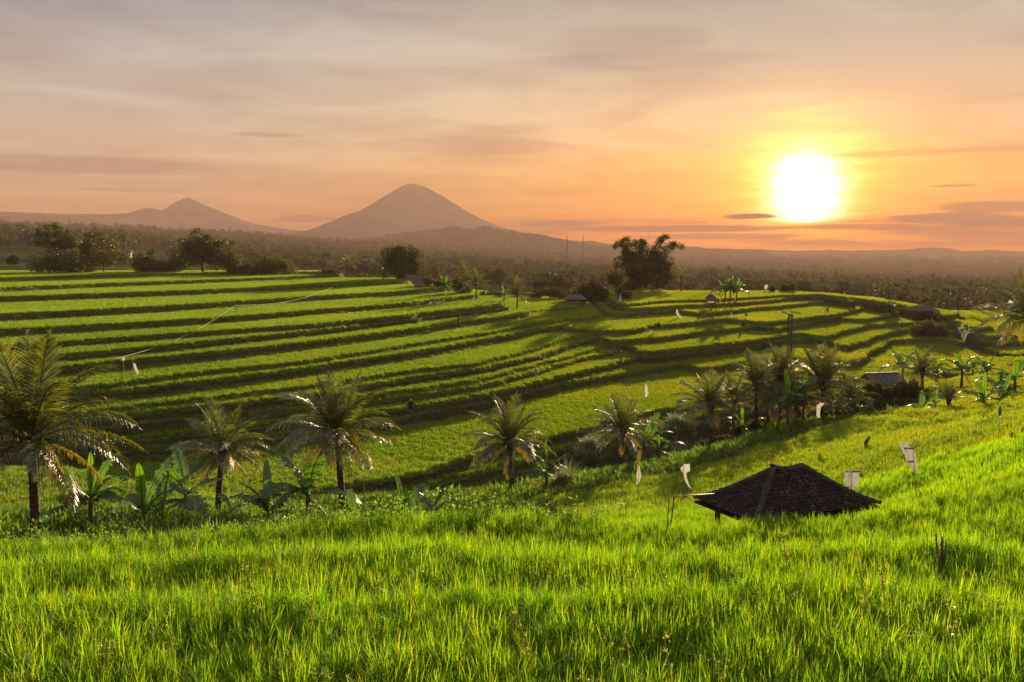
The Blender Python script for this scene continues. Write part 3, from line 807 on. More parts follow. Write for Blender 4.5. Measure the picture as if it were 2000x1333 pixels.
ridge('coastal_hills', 5350, [(1380, 6), (1480, 8), (1550, 5), (1620, 6), (1700, 5), (1780, 8), (1815, 11), (1850, 9), (1880, 4), (1930, 6), (1960, 5), (2020, 2), (2300, 4), (2600, 2)], 220, 9, M['hill'], 0.8, 0.05)
ridge('valley_ridge', 2500, [(-300, 52), (0, 56), (120, 52), (230, 47), (330, 44), (420, 38), (520, 32), (620, 26), (700, 22), (800, 18), (900, 10), (1000, 2)], 330, 13, M['hill'], 1.6, 0.1)

# ------------------------------------------------------------------ grass and rice (counted by nobody: stuff)
def variants(name, n, fn, mats):
    """source meshes for scattered clumps; they live outside the scene"""
    c = bpy.data.collections.new(name)
    for i in range(n):
        mb = MB(); fn(mb, np.random.RandomState(100 + i * 7 + len(name)))
        o = bpy.data.objects.new(name + '_clump', mb.mesh(name + '_clump', mats)); c.objects.link(o)
    return c

def scatter(name, pts, scale, coll, nvar, label, cat, tilt=0.12, srange=(0.8, 1.2)):
    me = bpy.data.meshes.new(name); me.vertices.add(len(pts)); me.vertices.foreach_set('co', np.asarray(pts, np.float32).ravel())
    a = me.attributes.new('sc', 'FLOAT', 'POINT'); a.data.foreach_set('value', np.asarray(scale, np.float32) * np.ones(len(pts), np.float32))
    o = bpy.data.objects.new(name, me); COL.objects.link(o)
    tag(o, label, cat, kind='stuff')
    g = bpy.data.node_groups.new(name, 'GeometryNodeTree')
    g.interface.new_socket('Geometry', in_out='INPUT', socket_type='NodeSocketGeometry')
    g.interface.new_socket('Geometry', in_out='OUTPUT', socket_type='NodeSocketGeometry')
    N = g.nodes; L = g.links
    gi = N.new('NodeGroupInput'); go = N.new('NodeGroupOutput')
    ci = N.new('GeometryNodeCollectionInfo'); ci.inputs[0].default_value = coll; ci.inputs['Separate Children'].default_value = True; ci.inputs['Reset Children'].default_value = True
    ip = N.new('GeometryNodeInstanceOnPoints'); ip.inputs['Pick Instance'].default_value = True
    ri = N.new('FunctionNodeRandomValue'); ri.data_type = 'INT'; ri.inputs[4].default_value = 0; ri.inputs[5].default_value = nvar - 1; ri.inputs['Seed'].default_value = 3
    rv = N.new('FunctionNodeRandomValue'); rv.data_type = 'FLOAT_VECTOR'; rv.inputs[0].default_value = (-tilt, -tilt, 0); rv.inputs[1].default_value = (tilt, tilt, 6.283)
    rs_ = N.new('FunctionNodeRandomValue'); rs_.data_type = 'FLOAT'; rs_.inputs[2].default_value = srange[0]; rs_.inputs[3].default_value = srange[1]; rs_.inputs['Seed'].default_value = 9
    na = N.new('GeometryNodeInputNamedAttribute'); na.data_type = 'FLOAT'; na.inputs[0].default_value = 'sc'
    mu = N.new('ShaderNodeMath'); mu.operation = 'MULTIPLY'
    L.new(na.outputs[0], mu.inputs[0]); L.new(rs_.outputs[1], mu.inputs[1])
    L.new(gi.outputs[0], ip.inputs['Points']); L.new(ci.outputs[0], ip.inputs['Instance']); L.new(ri.outputs[2], ip.inputs['Instance Index'])
    L.new(rv.outputs[0], ip.inputs['Rotation']); L.new(mu.outputs[0], ip.inputs['Scale']); L.new(ip.outputs[0], go.inputs[0])
    md = o.modifiers.new('scatter', 'NODES'); md.node_group = g
    return o

rs = np.random.RandomState(5)
def jitter_grid(y0, y1, sp, margin=1.3, xlim=None):
    out_ = []
    y = y0
    ys = np.arange(y0, y1, sp)
    for y in ys:
        hw = y * 1000 / F * margin + 1.5
        xs = np.arange(-hw, hw, sp)
        out_.append(np.stack([xs, np.full(len(xs), y)], 1))
    p = np.concatenate(out_)
    p += rs.uniform(-0.45, 0.45, p.shape) * sp
    return p
def near_mask(A, x, y):
    i = np.clip(((x - RX0) / RS + 0.5).astype(int), 0, A.shape[1] - 1); j = np.clip(((y - RY0) / RS + 0.5).astype(int), 0, A.shape[0] - 1)
    return A[j, i]

def tuft_near(mb, r):
    blades(mb, 34, r, 0.07, (0.28, 0.43), (0.008, 0.013), (0.10, 0.85), 4, t=(0, 0.95))
    blades(mb, 5, r, 0.06, (0.38, 0.50), (0.008, 0.013), (0.05, 0.35), 4, t=(0.4, 0.96))
    if r.rand() < 0.35: blades(mb, 1, r, 0.06, (0.4, 0.5), (0.007, 0.011), (0.1, 0.6), 4, t=(0.97, 1))
def tuft_mid(mb, r):
    blades(mb, 30, r, 0.17, (0.24, 0.40), (0.014, 0.026), (0.08, 0.6), 3, t=(0, 0.96))
    if r.rand() < 0.3: blades(mb, 1, r, 0.15, (0.4, 0.55), (0.014, 0.02), (0.1, 0.4), 2, t=(0.97, 1))
def tuft_far(mb, r):
    blades(mb, 44, r, 0.36, (0.30, 0.50), (0.03, 0.06), (0.05, 0.45), 2, t=(0, 0.95), square=False)
def tuft_bank(mb, r):
    blades(mb, 26, r, 0.32, (0.08, 0.30), (0.02, 0.045), (0.2, 0.9), 2, t=(0, 1))
def pan(mb, r):                 # drooping ripening rice heads
    for k in range(3):
        a = r.uniform(0, 6.28); L_ = r.uniform(0.5, 0.68); dr = r.uniform(0.10, 0.2)
        n = 8; f = np.linspace(0, 1, n)
        rad = dr * f ** 2.2; z = L_ * np.minimum(f * 1.15, 1) - np.clip(f - 0.75, 0, 1) ** 1.3 * 0.45
        P = np.stack([np.cos(a) * rad, np.sin(a) * rad, z], 1)
        mb.tube(P, [0.0025] * n, 3, t=0.3)
        q = np.repeat(P[4:], 7, 0) + r.normal(0, 0.010, (7 * 4, 3))
        leafcards(mb, q, 0.009, r, r.uniform(0, 1, len(q)))

C_near = variants('rice_near', 9, tuft_near, M['rice'])
C_mid = variants('rice_mid', 7, tuft_mid, M['rice_mid'])
C_far = variants('rice_far', 7, tuft_far, M['rice_far'])
C_bank = variants('bank_grass', 6, tuft_bank, M['bank'])
C_pan = variants('rice_heads', 5, pan, M['panicle'])

def on_ground(p): return np.stack([p[:, 0], p[:, 1], ground(p[:, 0], p[:, 1])], 1)
hut_c = np.array([6.0, 20.6])
def clear_hut(p): return np.hypot(p[:, 0] - hut_c[0], (p[:, 1] - hut_c[1])) > 1.35

p = jitter_grid(2.0, 14.0, 0.128); p = p[near_mask(rice, p[:, 0], p[:, 1])]
hv = 0.70 + 0.30 * vnoise(p[:, 0] / 0.35, p[:, 1] / 0.35, 21) + 0.30 * vnoise(p[:, 0] / 1.3, p[:, 1] / 0.9, 22)
scatter('foreground_rice', on_ground(p), hv, C_near, 9, 'tall bright green rice with arching blades filling the foreground', 'rice', 0.2, (0.82, 1.2))
q = p[rs.rand(len(p)) < 0.014]
scatter('rice_heads', on_ground(q), 1.0, C_pan, 5, 'pale drooping rice heads among the foreground blades', 'rice heads', 0.2)
p = jitter_grid(14.0, 34.0, 0.165); p = p[near_mask(rice, p[:, 0], p[:, 1]) & clear_hut(p)]
hv = 0.62 + 0.26 * vnoise(p[:, 0] / 0.4, p[:, 1] / 0.4, 21) + 0.22 * vnoise(p[:, 0] / 1.6, p[:, 1] / 1.2, 22)
scatter('slope_rice', on_ground(p), hv, C_near, 9, 'bright green rice on the slope around the tiled hut', 'rice', 0.2, (0.85, 1.15))
p = jitter_grid(34.0, 72.0, 0.26); p = p[near_mask(rice, p[:, 0], p[:, 1])]
hv = 0.9 + 0.25 * vnoise(p[:, 0] / 1.2, p[:, 1] / 1.2, 21)
scatter('valley_rice', on_ground(p), hv, C_mid, 7, 'yellow green rice in the fields on both sides of the palm row', 'rice', 0.12)
p1_ = jitter_grid(72.0, 130.0, 0.42, 1.4); p2_ = jitter_grid(130.0, 258.0, 0.58, 1.4)
p = np.concatenate([p1_, p2_]); p = p[near_mask(rice, p[:, 0], p[:, 1])]
sc_ = np.where(p[:, 1] > 130, 1.12, 0.95)
scatter('terrace_rice', on_ground(p), sc_, C_far, 7, 'rice standing in level bands on the hillside terraces', 'rice', 0.06, (0.9, 1.1))
# short grass on the banks and ledges
pb = np.concatenate([jitter_grid(5, 72, 0.40), jitter_grid(72, 150, 0.5, 1.4), jitter_grid(150, 262, 0.8, 1.4)])
pb = pb[~near_mask(rice, pb[:, 0], pb[:, 1]) & clear_hut(pb)]
scatter('bank_grass', on_ground(pb), np.where(pb[:, 1] < 72, 1.1, 1.0), C_bank, 6, 'short dull grass on the terrace banks and paths', 'grass', 0.1, (0.7, 1.4))
print('rice counts', len(p), len(pb))

# ------------------------------------------------------------------ palms
def frond_mesh(seed, pitch, droop, L=3.0, n=44, ll=0.62, wl=0.045, mat=None, dry=0.0, hang=0.8):
    """one feather frond leaving the origin along +x"""
    r = np.random.RandomState(seed); mb = MB()
    m = 22; s_ = np.linspace(0, 1, m)
    angv = np.radians(pitch - droop * s_ ** 1.35)
    bend = r.uniform(-0.25, 0.25)
    dx = np.cos(angv) * np.cos(bend * s_); dy = np.cos(angv) * np.sin(bend * s_); dz = np.sin(angv)
    P = np.zeros((m, 3)); st = L / (m - 1)
    P[1:, 0] = np.cumsum(dx[:-1]) * st; P[1:, 1] = np.cumsum(dy[:-1]) * st; P[1:, 2] = np.cumsum(dz[:-1]) * st
    mb.tube(P, 0.035 * (L / 3) * (1 - s_ * 0.85), 5, t=0.55)
    f = np.linspace(0.13, 1.0, n)
    base_ = np.stack([np.interp(f, s_, P[:, k]) for k in range(3)], 1)
    T = np.stack([np.interp(f, s_, v) for v in (dx, dy, dz)], 1)
    side = np.cross(T, [0, 0, 1.0]); side /= np.linalg.norm(side, axis=1)[:, None] + 1e-9
    upv = np.cross(side, T)
    for sg in (-1, 1):
        ok = r.rand(n) > 0.06
        b = base_[ok]; t_ = T[ok]; sd_ = side[ok]; u_ = upv[ok]; ff = f[ok]; k = len(b)
        ln = ll * (np.sin(np.clip(ff * 0.93 + 0.14, 0, 1) * math.pi) ** 0.55 * 0.9 + 0.1) * r.uniform(0.8, 1.1, k)
        fwd = 0.45 + 0.5 * ff
        d = sd_ * sg * 0.85 + t_ * fwd[:, None] + u_ * r.uniform(0.0, 0.35, k)[:, None] + r.normal(0, 0.07, (k, 3))
        d /= np.linalg.norm(d, axis=1)[:, None]
        g = np.array([0, 0, -1.0])
        d2 = d + g * (hang * r.uniform(0.6, 1.2, k))[:, None]; d2 /= np.linalg.norm(d2, axis=1)[:, None]
        mid = b + d * (ln * 0.45)[:, None]; d3 = d2 + g * hang * 0.5; d3 /= np.linalg.norm(d3, axis=1)[:, None]
        m2 = mid + d2 * (ln * 0.33)[:, None]
        tip = m2 + d3 * (ln * 0.25)[:, None]
        wv = np.cross(d, u_); wv /= np.linalg.norm(wv, axis=1)[:, None] + 1e-9; wv = wv * 0.8 + u_ * 0.45
        w_ = wl / 2
        V = np.stack([b - wv * w_ * 0.5, b + wv * w_ * 0.5, mid - wv * w_, mid + wv * w_, m2 - wv * w_ * 0.8, m2 + wv * w_ * 0.8, tip], 1)
        bs = (np.arange(k) * 7)[:, None]
        tt = r.uniform(0, 0.94, k)
        tt[r.rand(k) < dry] = 0.99
        q = np.repeat(tt, 7)
        n0 = mb.n; mb.v.append(V.reshape(-1, 3)); mb.t.append(q); mb.n += 7 * k
        fs = (bs + np.array([[0, 1, 3, 2]]) + n0).tolist() + (bs + np.array([[2, 3, 5, 4]]) + n0).tolist() + (bs + np.array([[4, 5, 6]]) + n0).tolist()
        mb.f.extend(fs); mb.mi.extend([0] * len(fs))
    return mb

FR = {}
for cls, (pt, dr, hg, dry, nn) in dict(up=(80, 26, .25, 0, 4), high=(62, 62, .5, .02, 4), mid=(36, 72, .8, .04, 4), low=(8, 58, 1.0, .10, 4), hang=(-22, 50, 1.1, .35, 3)).items():
    FR[cls] = [frond_mesh(len(cls) * 31 + i, pt + (i - 1.5) * 4, dr + (i - 1.5) * 7, n=62, ll=0.72, wl=0.032, hang=hg, dry=dry).mesh('frond', M['frond']) for i in range(nn)]

def trunk_mesh(h, r0, r1, seed, lean=(0.0, 0.0), rings=True, mat='bark_red'):
    mb = MB(); n = max(8, int(h / 0.09)); f = np.linspace(0, 1, n)
    P = np.stack([lean[0] * f ** 1.6, lean[1] * f ** 1.6, f * (h + 0.6) - 0.6], 1)
    rad = (r0 * (1 - f) + r1 * f) * (1 + (0.07 if rings else 0.0) * np.where(np.arange(n) % 2, 1, -1)) + r0 * 0.5 * np.exp(-f * 9)
    mb.tube(P, rad, 10, t=0.5)
    return mb.mesh('trunk', M[mat], True)

PALM_GROUP = 'coconut palms on the terraces'
def palm(px, d, cy, size, label, seed, counts=None, base=None, r0=0.16, lean=(0, 0), detail=True):
    """px: picture column of the crown; cy: row of the crown's heart; size: frond length in metres"""
    r = np.random.RandomState(seed)
    x, y, z = at(px, d) if base is None else base
    heart = -(cy - HORIZON) / F * d
    h = max(0.5, heart - z)
    root = empty('coconut_palm', (x, y, z)); tag(root, label, 'palm tree', PALM_GROUP)
    link('trunk', trunk_mesh(h, r0, r0 * 0.75, seed, lean), root)
    c = Vector((lean[0], lean[1], h))
    mbs = MB()                  # leaf bases
    for k in range(14):
        a = k * 2.4; q = np.array([math.cos(a), math.sin(a), 0])
        mbs.tube([c[:] + q * 0.05 + np.array([0, 0, -0.35]), c[:] + q * 0.16 * (r0 / .16) + np.array([0, 0, -0.05]), c[:] + q * 0.30 * (r0 / .16) + np.array([0, 0, 0.28])], [0.05, 0.045, 0.02], 5, t=0.2)
    mbs.build('leaf_sheath', M['bark'], root, True)
    counts = {k_: (v_ + 2 if d < 100 else v_) for k_, v_ in counts.items()} if counts else None
    counts = counts or dict(up=4, high=5, mid=6, low=5, hang=2)
    a = r.uniform(0, 6.28)
    for cls, n in counts.items():
        for k in range(n):
            a += 2.399963 + r.uniform(-0.2, 0.2)
            s_ = size / 3.0 * 1.06 * r.uniform(0.88, 1.08) * dict(up=0.92, high=1.0, mid=1.0, low=0.95, hang=0.72)[cls]
            link('frond', FR[cls][r.randint(len(FR[cls]))], root, c + Vector((math.cos(a) * .05, math.sin(a) * .05, r.uniform(-.12, .12))), (r.uniform(-.08, .08), r.uniform(-.08, .08), a), s_)
    return root

palm(48, 26, 868, 3.25, 'tallest dark coconut palm with a bare ringed trunk, cut by the left edge', 11, dict(up=5, high=6, mid=7, low=7, hang=3), r0=0.15)
palm(412, 40, 890, 2.55, 'second coconut palm from the left, short trunk, behind the banana plants', 22, dict(up=4, high=4, mid=6, low=6, hang=3), r0=0.15, lean=(0.28, 0.0))
palm(663, 39, 858, 3.05, 'widest full coconut palm left of the middle with brown drooping lower fronds', 33, dict(up=6, high=6, mid=7, low=7, hang=6), r0=0.16, lean=(-0.22, 0.1))
palm(1000, 45, 872, 2.7, 'coconut palm standing right behind the end of the bean row', 44, dict(up=5, high=5, mid=6, low=5, hang=2), r0=0.13, lean=(-0.12, 0.0))
palm(1213, 51, 848, 2.35, 'small coconut palm beside the clumps of reeds', 55, dict(up=4, high=4, mid=6, low=5, hang=3), r0=0.13, lean=(0.2, 0.0))
palm(1393, 58, 798, 2.75, 'coconut palm with silvery fronds at the left end of the dense palm clump', 66, dict(up=5, high=5, mid=6, low=6, hang=2), r0=0.15)
palm(1438, 63, 786, 2.3, 'small palm with orange tinted fronds squeezed behind the silvery one', 67, dict(up=3, high=4, mid=5, low=3), r0=0.12)
palm(1482, 66, 758, 2.9, 'upright coconut palm left of the twin power poles', 77, dict(up=5, high=5, mid=5, low=4, hang=1), r0=0.14)
palm(1530, 70, 748, 3.1, 'coconut palm directly below the twin power poles with a dense tuft on top', 88, dict(up=7, high=5, mid=5, low=5, hang=1), r0=0.14)
palm(1612, 71, 762, 3.9, 'tallest palm of the dense clump with upright feathery fronds', 99, dict(up=6, high=6, mid=6, low=5, hang=2), r0=0.16)
palm(1562, 68, 792, 2.8, 'low spreading palm filling the gap left of the tallest palm of the clump', 101, dict(up=3, high=5, mid=6, low=5, hang=2), r0=0.13)
palm(1506, 70, 780, 2.7, 'low spreading palm wedged between the two left palms of the dense clump', 102, dict(up=3, high=5, mid=6, low=5, hang=2), r0=0.13)
palm(1668, 73, 782, 2.6, 'low palm at the right end of the dense clump', 98, dict(up=3, high=4, mid=5, low=4), r0=0.12)
palm(1808, 80, 730, 2.6, 'coconut palm with pinkish fronds right of the dark roofed hut', 111, dict(up=4, high=4, mid=6, low=4, hang=1), r0=0.13)
palm(2014, 62, 622, 3.9, 'palm cut by the right edge with a long dark frond against the haze', 122, dict(up=3, high=3, mid=6, low=5, hang=3), r0=0.15)
palm(1862, 60, 800, 1.5, 'young trunkless palm among banana leaves near the right edge', 133, dict(up=5, high=4, mid=2), r0=0.10)
palm(905, 210, 535, 3.4, 'dark ragged palm standing behind the top terraces', 141, dict(up=3, high=4, mid=5, low=3), r0=0.16)
palm(930, 180, 557, 3.6, 'palm at the nose of the upper terrace left of the flat crowned tree', 142, dict(up=5, high=4, mid=4, low=4), r0=0.16)
palm(1010, 172, 578, 3.9, 'palm growing from the terrace nose left of the tin roofed shed', 143, dict(up=6, high=5, mid=4, low=3), r0=0.16)
palm(1330, 236, 543, 3.2, 'small palm on the skyline just right of the bamboo clump', 144, dict(up=3, high=3, mid=4, low=2), r0=0.15)
palm(680, 246, 518, 3.4, 'palm behind the top left terraces, left of the round tree', 145, dict(up=4, high=4, mid=4, low=2), r0=0.15)

def far_crown(seed):
    mb = MB(); r = np.random.RandomState(seed); a = 0
    for cls, n in dict(up=3, high=4, mid=5, low=3).items():
        pt, dr, hg = dict(up=(78, 30, .3), high=(60, 60, .5), mid=(34, 72, .8), low=(5, 58, 1.))[cls]
        for k in range(n):
            a += 2.4
            f = frond_mesh(seed * 17 + k, pt + r.uniform(-8, 8), dr + r.uniform(-8, 8), L=3.0, n=16, ll=0.62, wl=0.13, hang=hg)
            V = np.concatenate(f.v); ca, sa = math.cos(a), math.sin(a)
            V = np.stack([V[:, 0] * ca - V[:, 1] * sa, V[:, 0] * sa + V[:, 1] * ca, V[:, 2]], 1)
            mb.add(V, f.f, np.concatenate(f.t))
    return mb.mesh('crown', M['frond_far'])
FC = [far_crown(i + 1) for i in range(3)]
FT = trunk_mesh(1.0, 0.14, 0.11, 1)
far_palms = [(1722, 232, 578), (1735, 236, 577), (1755, 240, 583), (1762, 236, 584), (1782, 238, 586), (1816, 240, 590), (1822, 236, 588), (1850, 246, 592), (1873, 250, 588), (1905, 262, 606), (1925, 268, 603),
             (1944, 262, 612), (1962, 240, 628), (1985, 250, 640), (1895, 275, 604), (1790, 246, 584)]
for i, (px, d, cy) in enumerate(far_palms):
    x, y, z = at(px, d); hz = -(cy - HORIZON) / F * d
    ht = min(max(2.0, hz - z), 9.0)
    root = empty('distant_palm', (x, y, z)); tag(root, ['lone tiny palm at the left start of the line behind the right hill crest', 'second tiny palm in the line behind the right hill crest', 'third tiny palm behind the right hill crest, touching its neighbour', 'fourth tiny palm behind the right hill crest, touching its neighbour', 'tiny palm left of the dark shelter on the crest', 'tiny palm just right of the dark shelter on the crest', 'second tiny palm right of the dark shelter on the crest', 'tallest of the tiny palms on the falling end of the crest', 'tiny palm poking over the falling crest right of the tallest one', 'tiny hazy palm below the falling crest, left of three', 'tiny hazy palm below the falling crest, middle of three', 'tiny hazy palm below the falling crest, right of three', 'small palm in the scrub under the crest end near the right edge', 'lowest tiny palm beside the palm at the right edge', 'tiny palm low in the haze between the two groups on the falling crest', 'short tiny palm before the dark shelter on the crest'][i], 'palm tree', 'distant palms behind the right hill')
    link('trunk', FT, root, sc=(1, 1, ht)); link('crown', FC[i % 3], root, (0, 0, ht), (0, 0, i * 1.7), 0.95 + 0.12 * (i % 3))

# ------------------------------------------------------------------ banana plants
def banana_leaf(seed, pitch, droop, L=1.7, wd=0.24, torn=0.25, tcol=None):
    r = np.random.RandomState(seed); mb = MB(); m = 16; s_ = np.linspace(0, 1, m)
    a = np.radians(pitch - droop * s_ ** 1.5)
    P = np.zeros((m, 3)); P[1:, 0] = np.cumsum(np.cos(a)[:-1]) * L / m; P[1:, 2] = np.cumsum(np.sin(a)[:-1]) * L / m
    mb.tube(P, 0.022 * (1 - 0.8 * s_), 5, t=0.9)
    prof = np.clip(np.sin(np.clip((s_ - 0.12) / 0.88, 0, 1) * math.pi) ** 0.5, 0, 1) * wd
    nrm_ = np.stack([-np.sin(a), np.zeros(m), np.cos(a)], 1)
    base_t = r.uniform(0.2, 0.8) if tcol is None else tcol
    for sg in (-1, 1):
        drp = r.uniform(0.1, 0.9, m - 1) if r.rand() < 0.6 else np.full(m - 1, r.uniform(0.0, 0.5))
        cut = r.rand(m - 1) < torn
        for i in range(1, m - 1):
            k = drp[i] * 0.6
            g1 = 0.0 if not cut[i] else 0.03
            for_ = lambda j, f, dk: P[j] + np.array([0, sg * prof[j] * f, 0]) + nrm_[j] * (0.10 * prof[j] * f * 2 - dk * prof[j] * f ** 2)
            v = [for_(i, 0, 0), for_(i, .5, k), for_(i, 1, k) + np.array([g1, 0, -g1]), for_(i + 1, 0, 0), for_(i + 1, .5, k), for_(i + 1, 1, k) - np.array([g1, 0, g1])]
            mb.add(v, [[0, 1, 4, 3], [1, 2, 5, 4]], t=base_t)
    return mb.mesh('leaf', M['banana'])
BL = [banana_leaf(i, [78, 66, 52, 40, 25, 10, 84, 60][i], [15, 50, 75, 90, 80, 70, 8, 95][i], wd=[.13, .2, .24, .26, .26, .24, .10, .25][i], torn=[0, .1, .3, .5, .5, .6, 0, .6][i], tcol=[.9, .5, .4, .2, .3, .1, .95, .4][i]) for i in range(8)]
BLdry = banana_leaf(40, -30, 55, torn=.7, wd=.16, tcol=0.99)
def bstem(h):
    mb = MB(); f = np.linspace(0, 1, 9)
    mb.tube(np.stack([0.03 * f, 0 * f, f * (h + 0.3) - 0.3], 1), 0.10 * (1 - 0.45 * f), 9, t=.4)
    return mb.mesh('stem', M['stem'], True)
BS = {h: bstem(h) for h in (0.4, 0.8, 1.3, 2.0)}
def banana(px, d, size, label, seed, h=0.8, n=7, loc=None):
    r = np.random.RandomState(seed)
    x, y, z = at(px, d) if loc is None else loc
    root = empty('banana_plant', (x, y, z)); tag(root, label, 'banana plant', 'banana plants along the field edges')
    link('stem', BS[h], root, sc=(size, size, size))
    a = r.uniform(0, 6.28)
    for k in range(n):
        a += 2.4 + r.uniform(-.3, .3)
        i = [2, 1, 2, 3, 4, 5, 7, 3, 4][k % 9] if k else (6 if r.rand() < .35 else (0 if r.rand() < .5 else 1))
        link('leaf', BL[i], root, (0.03, 0, h * size - 0.02 * k), (r.uniform(-.1, .1), r.uniform(-.1, .1), a), size * r.uniform(.85, 1.15))
    if r.rand() < .6: link('leaf', BLdry, root, (0.0, 0, h * size * .9), (0, 0, a + 1), size * .8)
    return root
BAN = [
 (158, 29, 1.0, 'banana plant with one upright lime leaf, first to the right of the tall left palm', 1, .8, 7),
 (262, 30, 1.15, 'dark spreading banana plant in front of the terraces, second from the left', 2, .4, 9),
 (300, 31, 0.8, 'smaller banana plant tucked against the dark spreading one', 3, .4, 6),
 (348, 33, 1.0, 'slim banana plant with a thin stem just left of the second palm', 4, .8, 6),
 (440, 36, 0.8, 'low banana plant at the foot of the second palm', 5, .4, 6),
 (512, 33, 1.05, 'blue green banana plant between the second palm and the widest palm', 6, .4, 8),
 (592, 34, 1.35, 'big dark banana plant with broad leaves left of the widest palm trunk', 7, .8, 7),
 (683, 33, 0.7, 'small banana shoot with one lime leaf in front of the widest palm trunk', 8, .4, 4),
 (785, 35, 0.95, 'banana plant with a lime leaf and a dry tan leaf right of the widest palm', 9, .4, 7),
 (840, 37, 0.75, 'low banana plant half sunk in the bean row', 10, .4, 6),
 (1068, 44, 1.0, 'ragged banana plant with dry brown leaves right of the bean row palm', 12, .8, 6),
 (1262, 57, 1.25, 'banana plant behind the small palm beside the reeds', 13, 1.3, 7),
 (1290, 56, 1.0, 'banana plant with one glowing leaf above the reeds', 14, .8, 6),
 (1455, 66, 1.1, 'banana plant buried in the left part of the dense palm clump', 15, .8, 7),
 (1545, 64, 1.4, 'broad banana plant in the front of the dense palm clump', 16, 1.3, 9),
 (1575, 67, 1.3, 'banana plant in the shade between two palms of the clump', 17, 1.3, 8),
 (1640, 68, 1.2, 'banana plant below the tallest palm of the clump', 18, .8, 8),
 (1672, 69, 1.0, 'banana plant with hanging dry leaves at the right end of the clump', 19, .8, 7),
 (1768, 88, 1.5, 'tall banana plant with backlit leaves behind the dark roofed hut', 20, 2.0, 8),
 (1835, 86, 1.3, 'banana plant with a pale upright leaf right of the dark roofed hut', 21, 1.3, 7),
 (1885, 76, 1.35, 'banana plant with a thick dark trunk in the green field, left of a pair', 22, 1.3, 9),
 (1933, 75, 1.25, 'banana plant with a thick dark trunk in the green field, right of a pair', 23, 1.3, 8),
 (1906, 112, 1.6, 'lone banana plant on a dark mound below the right ridge', 24, 1.3, 7),
 (1962, 66, 1.2, 'banana plant with grey split leaves near the right edge', 25, .8, 8),
 (1990, 64, 1.3, 'banana plant cut by the right edge with bowed dark leaves', 26, .8, 8),
 (1808, 60, 0.9, 'low banana plant with a single lime leaf left of the young palm', 27, .4, 6),
 (1836, 61, 0.8, 'low dark banana plant touching the young palm', 28, .4, 6),
 (1930, 58, 1.0, 'banana plant behind the blue bottle at the right', 29, .4, 7),
 (1965, 57, 0.95, 'banana plant with drooping leaves right of the blue bottle', 30, .4, 7),
 (1700, 74, 0.9, 'small banana plant between the palm clump and the dark bushes', 31, .4, 6),
 (870, 178, 1.9, 'banana plant with a bright leaf at the end of the thatched shelter terrace', 32, 1.3, 7),
 (985, 176, 1.5, 'small banana plant on the terrace nose beside the palm', 33, 1.3, 6),
 (1416, 196, 2.0, 'banana plant in the clump beside the small gable hut, left one', 34, 1.3, 14),
 (1426, 197, 2.2, 'banana plant in the clump beside the small gable hut, middle one', 35, 1.3, 14),
 (1438, 196, 2.0, 'banana plant in the clump beside the small gable hut, right one', 36, 1.3, 14),
]
for b in BAN:
    banana(b[0], b[1], b[2] * (1.12 if b[1] < 60 else 1.0), b[3], b[4], b[5], b[6])

# ------------------------------------------------------------------ broadleaf trees
def crown_mesh(blobs, n, leaf, seed, mat, shell=0.45, flat=0.3, holes=0.5):
    """leaf cards through a cloud of lobes; blobs: (x, y, z, rx, ry, rz)"""
    r = np.random.RandomState(seed); mb = MB()
    B = np.array(blobs, float); vol = np.cbrt(B[:, 3] * B[:, 4] * B[:, 5]) ** 2; pr = vol / vol.sum()
    # smaller sub-lobes
    sub = []
    for b, p_ in zip(B, pr):
        k = max(9, int(170 * p_))
        u = r.normal(size=(k, 3)); u /= np.linalg.norm(u, axis=1)[:, None]
        rad = r.uniform(0.45, 1.0, k)[:, None]
        c = b[:3] + u * b[3:6] * rad
        q = (b[3] + b[4] + b[5]) / 3 * r.uniform(0.22, 0.42, k)
        sub.append(np.column_stack([c, q]))
    sub = np.concatenate(sub)
    idx = r.choice(len(sub), n, p=sub[:, 3] ** 2 / (sub[:, 3] ** 2).sum())
    u = r.normal(size=(n, 3)); u /= np.linalg.norm(u, axis=1)[:, None]
    pts = sub[idx, :3] + u * (sub[idx, 3] * r.uniform(shell, 1.0, n) ** 0.5)[:, None]
    lobe_t = r.uniform(0.0, 0.6, len(sub))
    leafcards(mb, pts, leaf, r, np.clip(lobe_t[idx] + r.uniform(0, 0.4, n), 0, 1), flat)
    return mb.mesh('crown', mat), sub
def limbs_mesh(h, spread, subs, r0, seed, forks=7, mat='bark'):
    r = np.random.RandomState(seed); mb = MB()
    f = np.linspace(0, 1, 8)
    top = np.array([r.uniform(-.3, .3), r.uniform(-.3, .3), h])
    mb.tube(np.outer(f, top) + np.array([0, 0, -0.4]) * (1 - f)[:, None], r0 * (1 - .5 * f) + r0 * .5 * np.exp(-f * 8), 9)
    ii = r.choice(len(subs), min(forks, len(subs)), replace=False)
    for i in ii:
        st = top * r.uniform(0.45, 0.95); e = subs[i, :3]
        g = np.linspace(0, 1, 6)[:, None]
        q = st * (1 - g) + e * g + np.array([0, 0, 1]) * (np.sin(g * math.pi) * 0.08 * np.linalg.norm(e - st)) + r.normal(0, .06, (6, 3)) * np.linalg.norm(e - st) * g * .6
        mb.tube(q, r0 * 0.42 * (1 - 0.85 * g[:, 0]), 5)
    return mb.mesh('trunk', M[mat], True)
